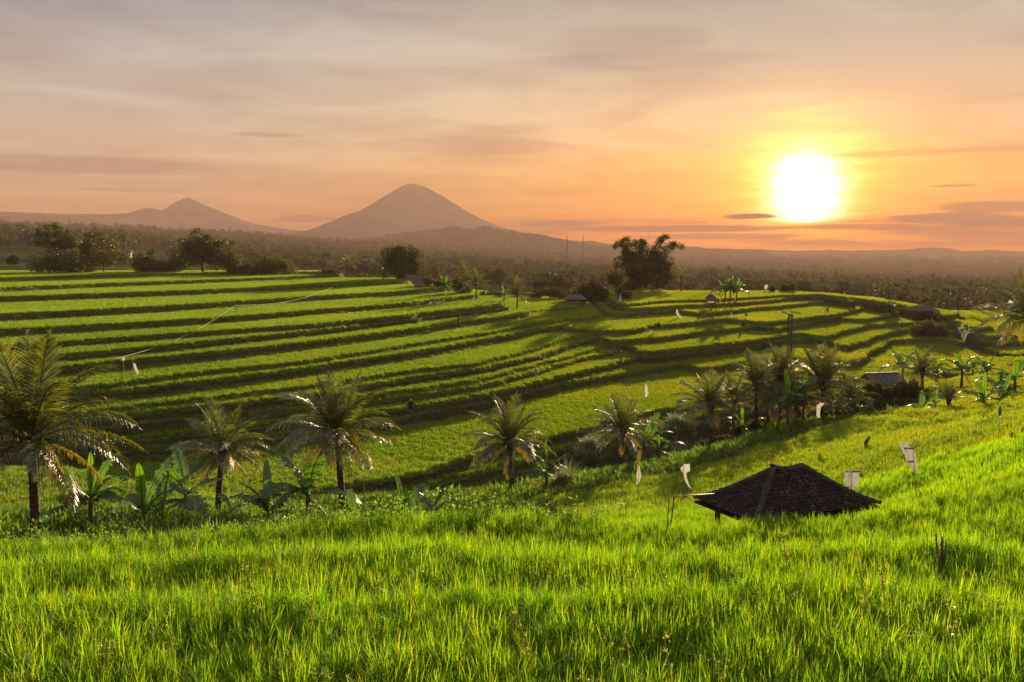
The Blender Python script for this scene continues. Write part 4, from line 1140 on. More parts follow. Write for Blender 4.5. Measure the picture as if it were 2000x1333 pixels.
def tree(px, d, label, cat, blobs, n, leaf, seed, trunk_h, r0=0.25, mat='tree', name='broadleaf_tree', group=None, forks=9, flat=.3, shell=.45):
    x, y, z = at(px, d)
    k = d / F                    # blobs are given in picture px relative to the foot, (dx, height, rx, rz[, dy])
    bl = [(b[0] * k, (b[4] if len(b) > 4 else 0) * k, b[1] * k, b[2] * k, b[2] * k * .85, b[3] * k) for b in blobs]
    root = empty(name, (x, y, z)); tag(root, label, cat, group)
    if d > 200: n = int(n * 1.7)
    c, subs = crown_mesh(bl, n, leaf, seed, M[mat], shell, flat)
    link('trunk', limbs_mesh(trunk_h * k, 1, subs, r0, seed, forks), root)
    link('crown', c, root)
    return root
# heights below are measured in px above the foot of each tree
tree(112, 240, 'tall open crowned tree at the far left above the top terrace', 'tree', [(-22, 62, 20, 18), (-2, 80, 18, 14), (22, 66, 20, 20), (8, 50, 22, 16), (38, 48, 10, 12), (-30, 82, 12, 8)], 5200, .22, 5, 45, .28)
tree(118, 232, 'dark low bush under the open crowned tree on the left', 'bush', [(-26, 18, 32, 22), (8, 22, 38, 22), (46, 12, 26, 16)], 5600, .22, 6, 8, .15, name='bush')
tree(205, 238, 'wispy yellow green tree right of the tall open one', 'tree', [(-10, 70, 22, 12), (12, 58, 26, 12), (-22, 48, 22, 12), (34, 42, 20, 9), (46, 28, 24, 8), (0, 30, 34, 18), (-30, 22, 22, 14)], 4200, .22, 7, 45, .18, mat='tree_warm')
tree(172, 236, 'slender tree with a thin crown between the two left trees', 'tree', [(0, 52, 14, 14), (4, 70, 10, 10), (-6, 36, 14, 10)], 1400, .2, 8, 50, .14, mat='tree_warm')
tree(293, 236, 'rounded bush with a pointed top in the left tree line', 'bush', [(-10, 18, 24, 18), (4, 34, 14, 12), (18, 14, 22, 14)], 3400, .22, 9, 14, .14, name='bush')
tree(330, 236, 'low dark bush left of the tallest tree', 'bush', [(-10, 12, 18, 13), (14, 16, 18, 15)], 2400, .22, 10, 10, .12, name='bush')
tree(398, 238, 'tallest dense tree of the left tree line with a ragged top', 'tree', [(-8, 84, 12, 7), (-4, 70, 20, 14), (-12, 50, 36, 20), (8, 54, 32, 22), (-28, 30, 28, 18), (22, 30, 30, 20), (2, 40, 34, 24), (50, 60, 14, 7), (-44, 44, 12, 8)], 8200, .24, 12, 50, .34)
tree(448, 240, 'thin brownish tree leaning out of the tallest tree on its right', 'tree', [(0, 52, 14, 8), (14, 36, 14, 10), (4, 22, 22, 16)], 1800, .2, 13, 40, .15, mat='tree_warm')
tree(478, 238, 'low dark bush right of the tallest tree', 'bush', [(-14, 14, 20, 14), (12, 11, 18, 11)], 2200, .22, 14, 10, .12, name='bush')
tree(532, 238, 'spreading light topped bush at the right end of the left tree line', 'bush', [(-24, 16, 30, 18), (8, 20, 34, 16), (2, 34, 20, 11), (36, 12, 18, 11)], 5000, .22, 15, 14, .14, name='bush', mat='tree_warm')
tree(784, 228, 'dense round dome shaped tree beside the thatched shelter', 'tree', [(0, 44, 36, 24), (-16, 34, 32, 20), (20, 34, 28, 22), (2, 58, 22, 12), (-30, 18, 18, 14), (28, 18, 18, 14), (4, 22, 34, 18)], 9500, .24, 16, 20, .5, shell=.6, mat='tree')
tree(1070, 262, 'flat topped umbrella shaped tree fading in the haze', 'tree', [(-30, 52, 16, 5), (-10, 60, 18, 5), (14, 56, 20, 6), (36, 48, 20, 5), (54, 42, 14, 4), (-4, 42, 30, 8), (24, 36, 24, 8), (-20, 34, 18, 7)], 3400, .24, 17, 24, .25, mat='bamboo', flat=1.2, forks=14)
tree(1150, 215, 'wide brown green bush behind the tin roofed shed', 'bush', [(-18, 22, 26, 16), (12, 26, 28, 16), (0, 38, 18, 12), (32, 14, 20, 12)], 4200, .24, 18, 14, .2, name='bush', mat='bamboo')
tree(1085, 225, 'loose low thicket left of the tin roofed shed', 'bush', [(-36, 10, 18, 9), (-10, 14, 18, 10), (14, 10, 18, 9), (30, 8, 14, 8)], 2200, .22, 19, 8, .12, name='bush', mat='bamboo')
tree(1215, 196, 'small orange tinted bush behind the tall white flag', 'bush', [(-4, 16, 10, 12), (8, 10, 12, 10)], 1300, .2, 20, 10, .1, name='bush', mat='tree_warm')
tree(1540, 236, 'pair of round bushes on the skyline of the right hill', 'bush', [(-8, 8, 10, 8), (6, 10, 9, 8)], 1000, .2, 21, 6, .12, name='bush', mat='bamboo')
tree(1508, 236, 'small pointed bush left of the round pair on the skyline', 'bush', [(0, 7, 6, 7)], 500, .18, 23, 5, .08, name='bush', mat='bamboo')
tree(1812, 168, 'tangled bush with bare twigs in the middle of the right hill', 'bush', [(-14, 14, 20, 14), (10, 18, 24, 14), (0, 28, 16, 8), (30, 8, 16, 9)], 3200, .2, 24, 12, .12, name='bush', mat='bamboo', forks=16)
tree(1906, 113, 'dark rounded shrub under the lone banana plant', 'bush', [(-6, 8, 16, 10), (12, 6, 12, 8)], 900, .16, 25, 5, .07, name='bush')
tree(1712, 78, 'dark clipped bush left of the dark roofed hut', 'bush', [(-14, 22, 20, 22), (6, 24, 20, 20)], 5200, .12, 26, 14, .1, name='bush', mat='bamboo')
tree(1765, 77, 'broad dark bush in front of the dark roofed hut', 'bush', [(-20, 16, 24, 16), (14, 22, 30, 20), (36, 18, 20, 18)], 6200, .12, 27, 14, .1, name='bush', mat='bamboo')
tree(1772, 74.5, 'low flat topped hedge below the dark roofed hut', 'hedge', [(-44, 2, 24, 13), (-14, 4, 26, 13), (18, 4, 26, 13), (42, 2, 20, 12)], 7600, .10, 28, 6, .08, name='hedge', mat='bamboo', shell=.7)
tree(1597, 47, 'small dark scrub tuft under the twisted white flag', 'bush', [(0, 4, 11, 7)], 500, .05, 29, 3, .02, name='bush')
tree(640, 244, 'thin twiggy bush at the end of the topmost terrace', 'bush', [(0, 8, 16, 6), (16, 4, 12, 6)], 700, .2, 30, 6, .08, name='bush', mat='bamboo')
tree(850, 205, 'leafy scrub right of the thatched shelter', 'bush', [(-14, 12, 16, 10), (12, 8, 18, 8), (34, 8, 16, 8)], 1800, .2, 31, 8, .1, name='bush', mat='tree_warm')
tree(893, 190, 'dark shrub between the bright banana leaf and the ragged palm', 'bush', [(0, 20, 14, 14), (14, 10, 16, 12)], 1600, .2, 32, 14, .12, name='bush', mat='bamboo')
tree(715, 246, 'loose scrub between the small palm and the round tree', 'bush', [(-8, 12, 18, 10), (16, 10, 16, 9)], 1300, .2, 33, 8, .1, name='bush', mat='bamboo')
tree(965, 200, 'row of low bushes on the far side of the upper terrace', 'bush', [(-20, 6, 10, 6), (-4, 7, 10, 7), (12, 6, 10, 6)], 1100, .18, 34, 5, .06, name='bush', mat='bamboo')

for px_, d_, lab, bl_ in [(1495, 71, 'dark leafy scrub filling the left half under the dense palm clump', [(-26, 12, 26, 16), (0, 20, 30, 20), (26, 14, 24, 18)]),
        (1580, 73, 'dark leafy scrub filling the middle under the dense palm clump', [(-30, 18, 28, 22), (0, 24, 30, 24), (30, 20, 28, 22)]),
        (1650, 74, 'dark leafy scrub at the right end under the dense palm clump', [(-18, 14, 24, 20), (14, 16, 24, 18), (34, 8, 14, 12)]),
        (1410, 63, 'dark scrub at the foot of the silvery fronded palm', [(-20, 8, 20, 12), (10, 12, 22, 14)]),
        (1470, 66, 'low scrub between the silvery fronded palm and the dense clump', [(-16, 8, 20, 12), (14, 12, 20, 14)])]:
    tree(px_, d_, lab, 'bush', bl_, 3800, .14, px_, 12, .07, name='bush', mat='bamboo')
# giant bamboo
def bamboo_clump():
    x, y, z = at(1258, 240); k = 240 / F
    root = empty('bamboo_clump', (x, y, z)); tag(root, 'huge dark bamboo clump with arching plumes against the sunset', 'bamboo')
    r = np.random.RandomState(3)
    body = [(-30, 26, 42, 26), (0, 32, 46, 30), (28, 34, 34, 32), (-12, 56, 44, 20), (20, 58, 38, 20), (38, 52, 20, 22), (-38, 64, 22, 16), (-24, 84, 28, 13), (-40, 92, 18, 9), (-14, 92, 18, 11), (28, 80, 18, 12), (8, 76, 20, 13), (-2, 84, 14, 11), (-22, 72, 22, 14), (14, 66, 22, 14), (0, 70, 20, 14), (-46, 18, 26, 14), (-52, 50, 12, 10)]
    bl = [(b[0] * k, 0, b[1] * k, b[2] * k, b[2] * k * .8, b[3] * k) for b in body]
    c, subs = crown_mesh(bl, 26000, .24, 4, M['bamboo'], .45, .2)
    link('crown', c, root)
    plumes = [((22, 60), (30, 95), (36, 108), (46, 106)), ((10, 60), (22, 90), (30, 102), (34, 98)), ((30, 60), (48, 80), (60, 92), (74, 86)), ((28, 66), (44, 86), (52, 94), (58, 92)), ((-20, 70), (-30, 98), (-36, 104), (-46, 98)), ((-30, 70), (-46, 92), (-54, 94), (-60, 84)), ((-6, 70), (-8, 94), (-4, 98), (2, 92)), ((4, 40), (8, 80), (9, 110), (9, 124))]
    for i, pl in enumerate(plumes):
        A = np.array([[a * k, r.uniform(-1, 1), b * k] for a, b in pl])
        f = np.linspace(0, 1, 24); t_ = np.linspace(0, 1, 4)
        P = np.stack([np.interp(f, t_, A[:, j]) for j in range(3)], 1)
        P = (P + np.vstack([P[:1], P[:-1]]) + np.vstack([P[1:], P[-1:]])) / 3
        mb = MB(); mb.tube(P, 0.06 * (1 - .7 * f), 5, t=.3)
        if i < 7:
            m = 520; u = r.uniform(0.2, 1, m); q = np.stack([np.interp(u, f, P[:, j]) for j in range(3)], 1) + r.normal(0, .55, (m, 3)) * (1.15 - u * .6)[:, None]
            leafcards(mb, q, .2, r, r.uniform(0, 1, m), 0.2)
        mb.build('culm', M['bamboo'], root)
bamboo_clump()

# bare trees
def bare_tree(px, d, hpx, wpx, label, seed):
    x, y, z = at(px, d); k = d / F; r = np.random.RandomState(seed)
    root = empty('bare_tree', (x, y, z)); tag(root, label, 'tree')
    mb = MB(); tips = []
    def br(p, dr, ln, rad, lv):
        n = 5; q = [p]; dcur = dr.copy()
        for _ in range(n):
            dcur = dcur + r.normal(0, .12, 3); dcur /= np.linalg.norm(dcur); q.append(q[-1] + dcur * ln / n)
        mb.tube(np.array(q), np.linspace(rad, rad * .6, n + 1), 5, cap=False)
        if lv == 0: tips.append(q[-1]); return
        for _ in range(3 if lv > 1 else 4):
            a = r.uniform(0, 6.28); nd = dcur + np.array([math.cos(a) * .75, math.sin(a) * .75, r.uniform(.0, .4)]); nd /= np.linalg.norm(nd)
            br(q[-1] if r.rand() < .5 else q[-2], nd, ln * r.uniform(.6, .85), rad * .55, lv - 1)
    br(np.array([0, 0, -.3]), np.array([0.02, 0, 1.]), hpx * k * .38, .13, 3)
    mb.build('trunk', M['bark'], root)
    t_ = np.array(tips); t_ = np.repeat(t_, 5, 0) + r.normal(0, .22, (len(t_) * 5, 3))
    m2 = MB(); leafcards(m2, t_, .14, r, r.uniform(0, 1, len(t_))); m2.build('crown', M['bamboo'], root)
bare_tree(1390, 236, 56, 60, 'nearly bare spreading tree on the right hill skyline', 4)
bare_tree(1403, 238, 44, 30, 'smaller bare tree just right of the spreading one', 8)

# ------------------------------------------------------------------ the far wood
def forest_tree(mb, r):
    nb = r.randint(3, 6); bl = []
    for i in range(nb):
        bl.append((r.uniform(-2.2, 2.2), r.uniform(-2.2, 2.2), r.uniform(4.5, 9.0), r.uniform(1.8, 3.2), r.uniform(1.8, 3.2), r.uniform(1.4, 2.6)))
    B = np.array(bl); n = 520
    i = r.randint(0, nb, n); u = r.normal(size=(n, 3)); u /= np.linalg.norm(u, axis=1)[:, None]
    pts = B[i, :3] + u * B[i, 3:6] * (r.uniform(.6, 1, n) ** .5)[:, None]
    leafcards(mb, pts, .52, r, np.clip(r.uniform(0, .6, nb)[i] + r.uniform(0, .4, n), 0, 1), .3, .7)
    mb.tube([[0, 0, -2], [0, 0, 3], [0, 0, 6]], [.35, .25, .1], 5, t=.1)
def forest_palm(mb, r):
    V = FC[r.randint(3)]
    co = np.empty(len(V.vertices) * 3); V.vertices.foreach_get('co', co); co = co.reshape(-1, 3) * 0.95 + np.array([0, 0, 10.0])
    mb.add(co, [list(p_.vertices) for p_ in V.polygons], .4)
    mb.tube([[0, 0, -2], [0.2, 0, 5], [0, 0, 10]], [.2, .15, .12], 5, t=.1)
C_for = variants('wood', 7, forest_tree, M['forest'])
mb_ = None
for i in range(2):
    mbp = MB(); forest_palm(mbp, np.random.RandomState(i)); C_for.objects.link(bpy.data.objects.new('wood_clump', mbp.mesh('wood_clump', M['forest'])))
def wood_points(n, d0, d1, keep):
    r = np.random.RandomState(77 + int(d0))
    d = np.sqrt(r.uniform(d0 ** 2, d1 ** 2, n)); px = r.uniform(-600, 2600, n)
    x = (px - 1000) / F * d; y = d
    dens = 0.7 * vnoise(x / 120, y / 130, 31) + 0.3 * vnoise(x / 25, y / 30, 32)
    ok = dens > keep
    x, y, px = x[ok], y[ok], px[ok]
    return np.stack([x, y, zland(x, y) - 0.6], 1), px, y
pts, ppx, pd = wood_points(3300, 335, 620, 0.52)
okk = (ppx < 700) & (pd > 420) | (ppx > 1250) & (ppx < 2300) & (pd > 380) | (pd > 470) & (ppx > 600)
a1 = pts[okk & ((ppx > 700) | (pd > 520))]
a2, px2, d2_ = wood_points(19000, 600, 1900, 0.42)
a3, px3, d3_ = wood_points(28000, 1900, 4300, 0.45)
allp = np.concatenate([a1, a2, a3])
scl = np.concatenate([np.full(len(a1), .85), np.full(len(a2), 1.1), np.full(len(a3), 1.7)])
scatter('far_wood', allp, scl, C_for, 9, 'far wooded valley and plain fading into the haze', 'forest', 0.05, (0.45, 1.35))
# wood along the crest of the middle hill
print('wood', len(allp))
# nearer single trees standing out of the valley
for i, (px, d, hpx, wpx, lab) in enumerate([(970, 420, 44, 34, 'hazy round tree in the misty fields behind the terraces'), (1700, 470, 30, 60, 'long dark grove in the hazy plain under the sun'),
        (1600, 400, 36, 80, 'wide dim tree group in the orange haze'), (1750, 390, 34, 60, 'dim tree cluster in the haze above the right hill crest'), (1885, 430, 30, 50, 'faint tree cluster in the mauve haze at the right'),
        (600, 300, 26, 30, 'dim rounded tree behind the little roofs'), (560, 330, 34, 40, 'dim tree left of the little roofs in the valley'), (30, 300, 20, 24, 'small tree in the light fields at the left edge')]):
    tree(px, d, lab, 'tree', [(-wpx * .25, hpx * .5, wpx * .32, hpx * .36), (wpx * .2, hpx * .55, wpx * .32, hpx * .36), (0, hpx * .75, wpx * .25, hpx * .25)], 1800, .42, 60 + i, hpx * .4, .25, mat='forest', group='single trees in the hazy valley')

# ------------------------------------------------------------------ the bean row, reeds (stuff) and its stakes
def bean(mb, r):
    h = r.uniform(.5, .95)
    a = r.uniform(0, 6.28)
    n = 30; f = r.uniform(0.05, 1, n) ** .8
    pts = np.stack([r.normal(0, .11, n), r.normal(0, .11, n), f * h], 1)
    leafcards(mb, pts, .036, r, r.uniform(0, 1, n), .7, .8)
    s_ = np.linspace(0, 1, 7)
    mb.tube(np.stack([.03 * np.sin(s_ * 9), .03 * np.cos(s_ * 8), s_ * h * 1.08], 1), .006, 4, t=.6)
def reed(mb, r):
    blades(mb, 70, r, .22, (.5, 1.15), (.014, .03), (.3, .95), 4, t=(0, 1))
def weed(mb, r):
    blades(mb, 30, r, .25, (.15, .5), (.02, .05), (.2, .9), 3, t=(0, 1))
C_bean = variants('bean', 8, bean, M['bean']); C_reed = variants('reed', 4, reed, M['reed']); C_weed = variants('weed', 5, weed, M['bean'])
r = np.random.RandomState(8)
# the row hugs the far lip of the foreground field
def lip(px):                    # distance of the foreground lip under a picture column
    x0, y0, z0 = hit(px, float(np.interp(px, [0, 300, 600, 900, 1180, 1400], [1052, 1042, 1016, 1003, 1012, 1030])))
    return y0
LIP = {px: lip(px) for px in range(-100, 1301, 50)}
n = 1700; ppx = r.uniform(-120, 1190, n); dd = np.interp(ppx, list(LIP.keys()), list(LIP.values())) + 0.5 + r.uniform(0, 1, n) ** 1.2 * np.interp(ppx, [0, 500, 700, 1000, 1150], [2.6, 3.2, 5.5, 6.0, 2.0])
bx = (ppx - 1000) / F * dd; keep = vnoise(bx / .9, dd / .9, 3) > .36
bx, dd = bx[keep], dd[keep]
scatter('bean_vines', np.stack([bx, dd, ground(bx, dd)], 1), np.interp(bx / dd * F + 1000, [0, 500, 700, 1000, 1190], [.6, .65, .72, .72, .5]), C_bean, 8, 'straggling row of bean vines with small yellow green leaves behind the foreground rice', 'bean vines', .15, (.7, 1.25))
n = 1100; ppx = r.uniform(-120, 1060, n); dd = r.uniform(23, 46, n); wx = (ppx - 1000) / F * dd
k_ = r.randint(len(pl) - 1, size=900); t_ = r.rand(900)[:, None]; q_ = pl[k_] * (1 - t_) + pl[k_ + 1] * t_ + r.normal(0, 1.5, (900, 2))
wx = np.concatenate([wx, q_[:, 0]]); dd = np.concatenate([dd, q_[:, 1]])
scatter('bank_weeds', np.stack([wx, dd, ground(wx, dd)], 1), 1.2, C_weed, 5, 'low weeds on the bank under the palm row', 'weeds', .2, (.7, 1.4))
pr = []
for (px, py, sp, k) in [(1160, 905, 22, 10), (1180, 890, 22, 14), (1240, 885, 24, 16), (1275, 868, 22, 18), (1300, 852, 24, 20), (1330, 838, 22, 16), (1355, 828, 16, 10), (1135, 918, 14, 6), (1420, 850, 20, 8), (1100, 935, 14, 5)]:
    x, y, z = hit(px, py + 12)
    for _ in range(k):
        xx = x + r.normal(0, sp * y / F * .5); yy = y + r.normal(0, 1.0); pr.append((xx, yy, gz(xx, yy)))
scatter('reeds', np.array(pr), 1.25, C_reed, 4, 'silvery arching reed clumps on the bank between the palms', 'reeds', .15, (.7, 1.2))

def stake(px, d, h, label, group, lean=(0, 0), rad=.014, mat='wood', name='stake'):
    x, y, z = at(px, d); mb = MB(); f = np.linspace(0, 1, 6)
    mb.tube(np.stack([lean[0] * f, lean[1] * f, f * h - .15 * (1 - f)], 1), rad * (1 - .4 * f), 6)
    o = mb.build(name, M[mat], None, True); o.location = (x, y, z); tag(o, label, 'stake', group); return o
for i in range(30):
    px = 90 + i * 36 + r.uniform(-12, 12); d = float(np.interp(px, list(LIP.keys()), list(LIP.values()))) + r.uniform(.8, 2.8)
    stake(px, d, r.uniform(.7, 1.2), 'thin brown stake holding up the bean vines', 'bean stakes', (r.uniform(-.08, .08), r.uniform(-.08, .08)), .012)
stake(394, 22.5, .95, 'pale grey stake standing up at the left part of the bean row', None, (.02, 0), .018, 'steel')
for (px, py, h, lab) in [(1195, 975, .9, 'thin leaning stake at the right end of the bean row'), (1308, 1003, .8, 'short stake left of the tiled hut'), (1553, 915, 1.0, 'thin stake just behind the ridge of the tiled hut')]:
    x, y, z = hit(px, py + 8); stake(px, y, h, lab, None, (.05, 0), .014)

# forked dead branch and bundle in the rice
def bundle(px, py, h, label):
    x, y, z = hit(px, py); root = MB(); rr = np.random.RandomState(2)
    for k in range(4):
        a = rr.uniform(-.12, .12); b = rr.uniform(-.1, .1); f = np.linspace(0, 1, 5)
        root.tube(np.stack([a * f + rr.uniform(-.04, .04), b * f, f * h * rr.uniform(.75, 1)], 1), .018 * (1 - .4 * f), 6)
    root.tube([[-.22, 0, h * .55], [0, .02, h * .6], [.2, 0, h * .63]], .008, 5)
    o = root.build('stake_bundle', M['wood'], None, True); o.location = (x, y, z); tag(o, label, 'stakes')
bundle(1842, 1085, .8, 'bundle of grey sticks with a cross twig in the front rice at the right')
def stump(px, py, h, label, mat='bark', rad=.09):
    x, y, z = hit(px, py); mb = MB(); f = np.linspace(0, 1, 9)
    mb.tube(np.stack([.18 * f ** 2 + .05 * np.sin(f * 7), 0 * f, f * h - .2], 1), rad * (1 + .25 * np.sin(f * 11)) * (1 - .35 * f), 9)
    mb.tube([[.05, 0, h * .55], [.18, .02, h * .8]], [.03, .012], 6)
    o = mb.build('tree_stump', M[mat], None, True); o.location = (x, y, z); tag(o, label, 'stump')
stump(1690, 864, .9, 'crooked dark tree stump in the field right of the twisted flag')
def post(px, py, h, label, w=.22):
    x, y, z = hit(px, py); mb = MB(); mb.tube([[0, 0, -.3], [0, 0, h * .9], [0, 0, h]], [w / 2, w / 2 * .9, w / 2 * .8], 8)
    mb.tube([[0, 0, h], [0, 0, h + .18]], [w * .62, w * .5], 8)
    o = mb.build('field_post', M['slate'], None, True); o.location = (x, y, z); tag(o, label, 'post')
post(1213, 713, 1.6, 'squat grey post with a thicker head on the lower terrace nose')
post(896, 628, 1.3, 'dark grey post on the middle terrace edge below the far palms', .3)

# tall grass weeds sticking out of the front rice
def tall_weed(px, py, h, label, seed):
    x, y, z = hit(px, py); rr = np.random.RandomState(seed); root = empty('tall_weed', (x, y, z)); tag(root, label, 'weed')
    mb = MB(); f = np.linspace(0, 1, 8); ln = rr.uniform(-.25, -.1)
    P = np.stack([ln * f ** 1.3 * h, .05 * f, f * h], 1); mb.tube(P, .006 * (1 - .5 * f), 5, t=.9); mb.build('stalk', M['bamboo_pole'], root)
    m2 = MB(); m2.tube(P[4:] + np.array([.002, 0, 0]), .005, 4, t=.5); q = np.repeat(P[4:], 10, 0) + rr.normal(0, .02, (40, 3)); leafcards(m2, q, .018, rr, rr.uniform(0, 1, 40)); m2.build('seed_head', M['panicle'], root)
    m3 = MB(); blades(m3, 7, rr, .03, (h * .5, h * .95), (.012, .02), (.3, .8), 5); m3.build('blades', M['rice'], root)
for i, (px, py, h, lab) in enumerate([(1705, 1160, .95, 'tall dry weed stalk leaning over the rice, left of two'), (1740, 1175, .9, 'tall dry weed stalk leaning over the rice, right of two'),
        (1045, 1250, .8, 'brown seed head above the rice at the bottom middle'), (1545, 1075, .8, 'dry grass stalks sticking up against the front of the hut roof'), (520, 1170, .9, 'long pale grass stem in the left foreground'),
        (1320, 1300, .8, 'feathery seed head at the bottom edge, left of the right corner'), (560, 1090, .85, 'tall thin grass stem near the left field lip'), (1885, 1250, .85, 'pinkish seed spray at the lower right')]):
    tall_weed(px, py + 30, h, lab, i + 3)

# ------------------------------------------------------------------ the tiled hut
def tiled_hut():
    ze = -5.52
    A = PZ(1353, 979, ze); B = PZ(1474, 1026, ze); Cc = PZ(1719, 989, ze)
    u = (Cc - B); Lu = np.linalg.norm(u[:2]); u = u / Lu
    v = np.array([-u[1], u[0], 0]); Lv = abs(np.dot(A - B, v))
    ctr = B + u * Lu / 2 + v * Lv / 2
    zr = -(919 - HORIZON) / F * ctr[1]
    g = gz(ctr[0], ctr[1]) - .05
    root = empty('tiled_hut', (ctr[0], ctr[1], g), math.atan2(u[1], u[0])); tag(root, 'open field hut with a black tiled hipped roof in the near right rice', 'hut')
    he = ze - g; hr = zr - g; rl = 0.84
    hx, hy = Lu / 2, Lv / 2
    def slope_part(P0, P1, T0, T1, nrow, ncol_w):
        """one roof face: eave P0-P1, ridge T0-T1, as courses of curved tiles"""
        P0, P1, T0, T1 = [np.array(q, float) for q in (P0, P1, T0, T1)]
        nr = nrow * 4; nc = int(np.linalg.norm(P1 - P0) / ncol_w) * 6
        fr_ = np.linspace(0, 1, nr + 1)
        V = []; n = np.cross(P1 - P0, (T0 + T1) / 2 - (P0 + P1) / 2); n /= np.linalg.norm(n)
        e = (P1 - P0) / np.linalg.norm(P1 - P0); Le = np.linalg.norm(P1 - P0); rr = np.random.RandomState(int(Le * 100))
        off = rr.uniform(-.009, .009, (nrow + 2, 80))
        for i, f in enumerate(fr_):
            a = P0 * (1 - f) + T0 * f; b = P1 * (1 - f) + T1 * f
            sag = -0.16 * f * (1 - f) * 1.2 + (0.05 * (1 - f) ** 4)
            for j in range(nc + 1):
                c = a * (1 - j / nc) + b * (j / nc)
                s_ = np.dot(c - P0, e)
                ph = s_ / ncol_w
                row = min(int(f * nrow - 1e-6), nrow); saw = (f * nrow) % 1 if f < 1 else .99
                hgt = 0.018 * abs(math.sin(ph * math.pi)) + (1 - saw) * 0.028 + off[row, int(ph) % 80]
                V.append(c + n * (hgt) + np.array([0, 0, sag]))
        idx = np.arange((nr + 1) * (nc + 1)).reshape(nr + 1, nc + 1)
        Qd = np.stack([idx[:-1, :-1], idx[:-1, 1:], idx[1:, 1:], idx[1:, :-1]], -1).reshape(-1, 4)
        mb = MB(); mb.add(V, Qd); return mb
    E = [(-hx, -hy, he), (hx, -hy, he), (hx, hy, he), (-hx, hy, he)]
    R0, R1 = (-rl / 2, 0, hr), (rl / 2, 0, hr)
    rf = MB()
    for a, b, c, d_ in [(E[0], E[1], R0, R1), (E[1], E[2], R1, R1), (E[2], E[3], R1, R0), (E[3], E[0], R0, R0)]:
        q = slope_part(a, b, c, d_, 13, .135); rf.add(np.concatenate(q.v), q.f)
    # underside a little lower, closing the roof
    o_ = .045
    rf.add([(x, y, z - o_) for x, y, z in E] + [(R0[0], 0, hr - o_), (R1[0], 0, hr - o_)], [[0, 4, 5, 1], [1, 5, 2], [2, 5, 4, 3], [3, 4, 0]])
    rf.add([E[i] for i in range(4)] + [(x, y, z - o_) for x, y, z in E], [[0, 1, 5, 4], [1, 2, 6, 5], [2, 3, 7, 6], [3, 0, 4, 7]])
    roof = rf.build('roof', M['tile'], root)
    def caps(p0, p1, n, last_up=0.0):
        mb = MB(); p0 = np.array(p0, float); p1 = np.array(p1, float); d_ = p1 - p0; L_ = np.linalg.norm(d_); d_ /= L_
        sd_ = np.cross(d_, [0, 0, 1.]); sd_ /= np.linalg.norm(sd_) ; up_ = np.cross(sd_, d_)
        for i in range(n):
            f0, f1 = i / n, (i + 1.25) / n
            ang_ = np.linspace(-.15, math.pi + .15, 9)
            def ringp(f, rad): 
                s_ = -0.16 * f * (1 - f) * 1.2 + 0.05 * (1 - f) ** 4 + .012
                c = p0 + (p1 - p0) * min(f, 1) + np.array([0, 0, s_]); return [c + sd_ * math.cos(q) * rad + up_ * math.sin(q) * rad * .9 for q in ang_]
            V = ringp(f0, .082) + ringp(f1, .06) + ringp(f0, .066)
            m = 9; Fc = [[j, j + 1, m + j + 1, m + j] for j in range(m - 1)] + [[j + 1, j, 2 * m + j, 2 * m + j + 1] for j in range(m - 1)]
            mb.add(V, Fc)
        return mb
    for a, b, n in [(E[0], R0, 12), (E[3], R0, 12), (E[1], R1, 12), (E[2], R1, 12)]:
        caps(a, b, n).build('hip_cap', M['tile_cap'], roof, True)
    cr = MB(); q = caps(R0, R1, 5); cr.add(np.concatenate(q.v) , q.f); cr.build('ridge_cap', M['tile_cap'], roof, True)
    for sx_ in (-1, 1):
        for sy_ in (-1, 1):
            mb = MB(); mb.box((sx_ * (hx - .42), sy_ * (hy - .3), (he + .1) / 2 - .1), (.09, .09, he + .25)); mb.build('post', M['wood'], root)
    mb = MB()
    for sy_ in (-1, 1): mb.box((0, sy_ * (hy - .3), he - .02), (Lu - .7, .07, .09))
    mb.build('beam', M['wood'], root)
    mb = MB(); mb.box((0, 0, .45), (Lu - .9, Lv - .7, .06)); mb.build('platform', M['wood'], root)
    # bamboo pole sticking out on the left with its prop
    a0 = PZ(1314, 972, -5.35); b0 = PZ(1372, 967, -5.30)
    mb = MB(); mb.tube([a0, (a0 + b0) / 2 + np.array([0, 0, .01]), b0 + (b0 - a0) * .4], .014, 7); pr_ = mb.build('bamboo_pole', M['bamboo_pole'], None, True); tag(pr_, 'thin pale pole lying level from the left eave of the tiled hut', 'pole')
    g0 = at(1304, a0[1]); mb = MB(); mb.tube([(g0[0], g0[1], g0[2] - .1), (a0[0] - .05, a0[1], (a0[2] + g0[2]) / 2), (a0[0] + .03, a0[1], a0[2] + .03)], .016, 6); s2 = mb.build('stake', M['wood'], None, True); tag(s2, 'leaning prop under the free end of the thin pale pole', 'stake')
tiled_hut()

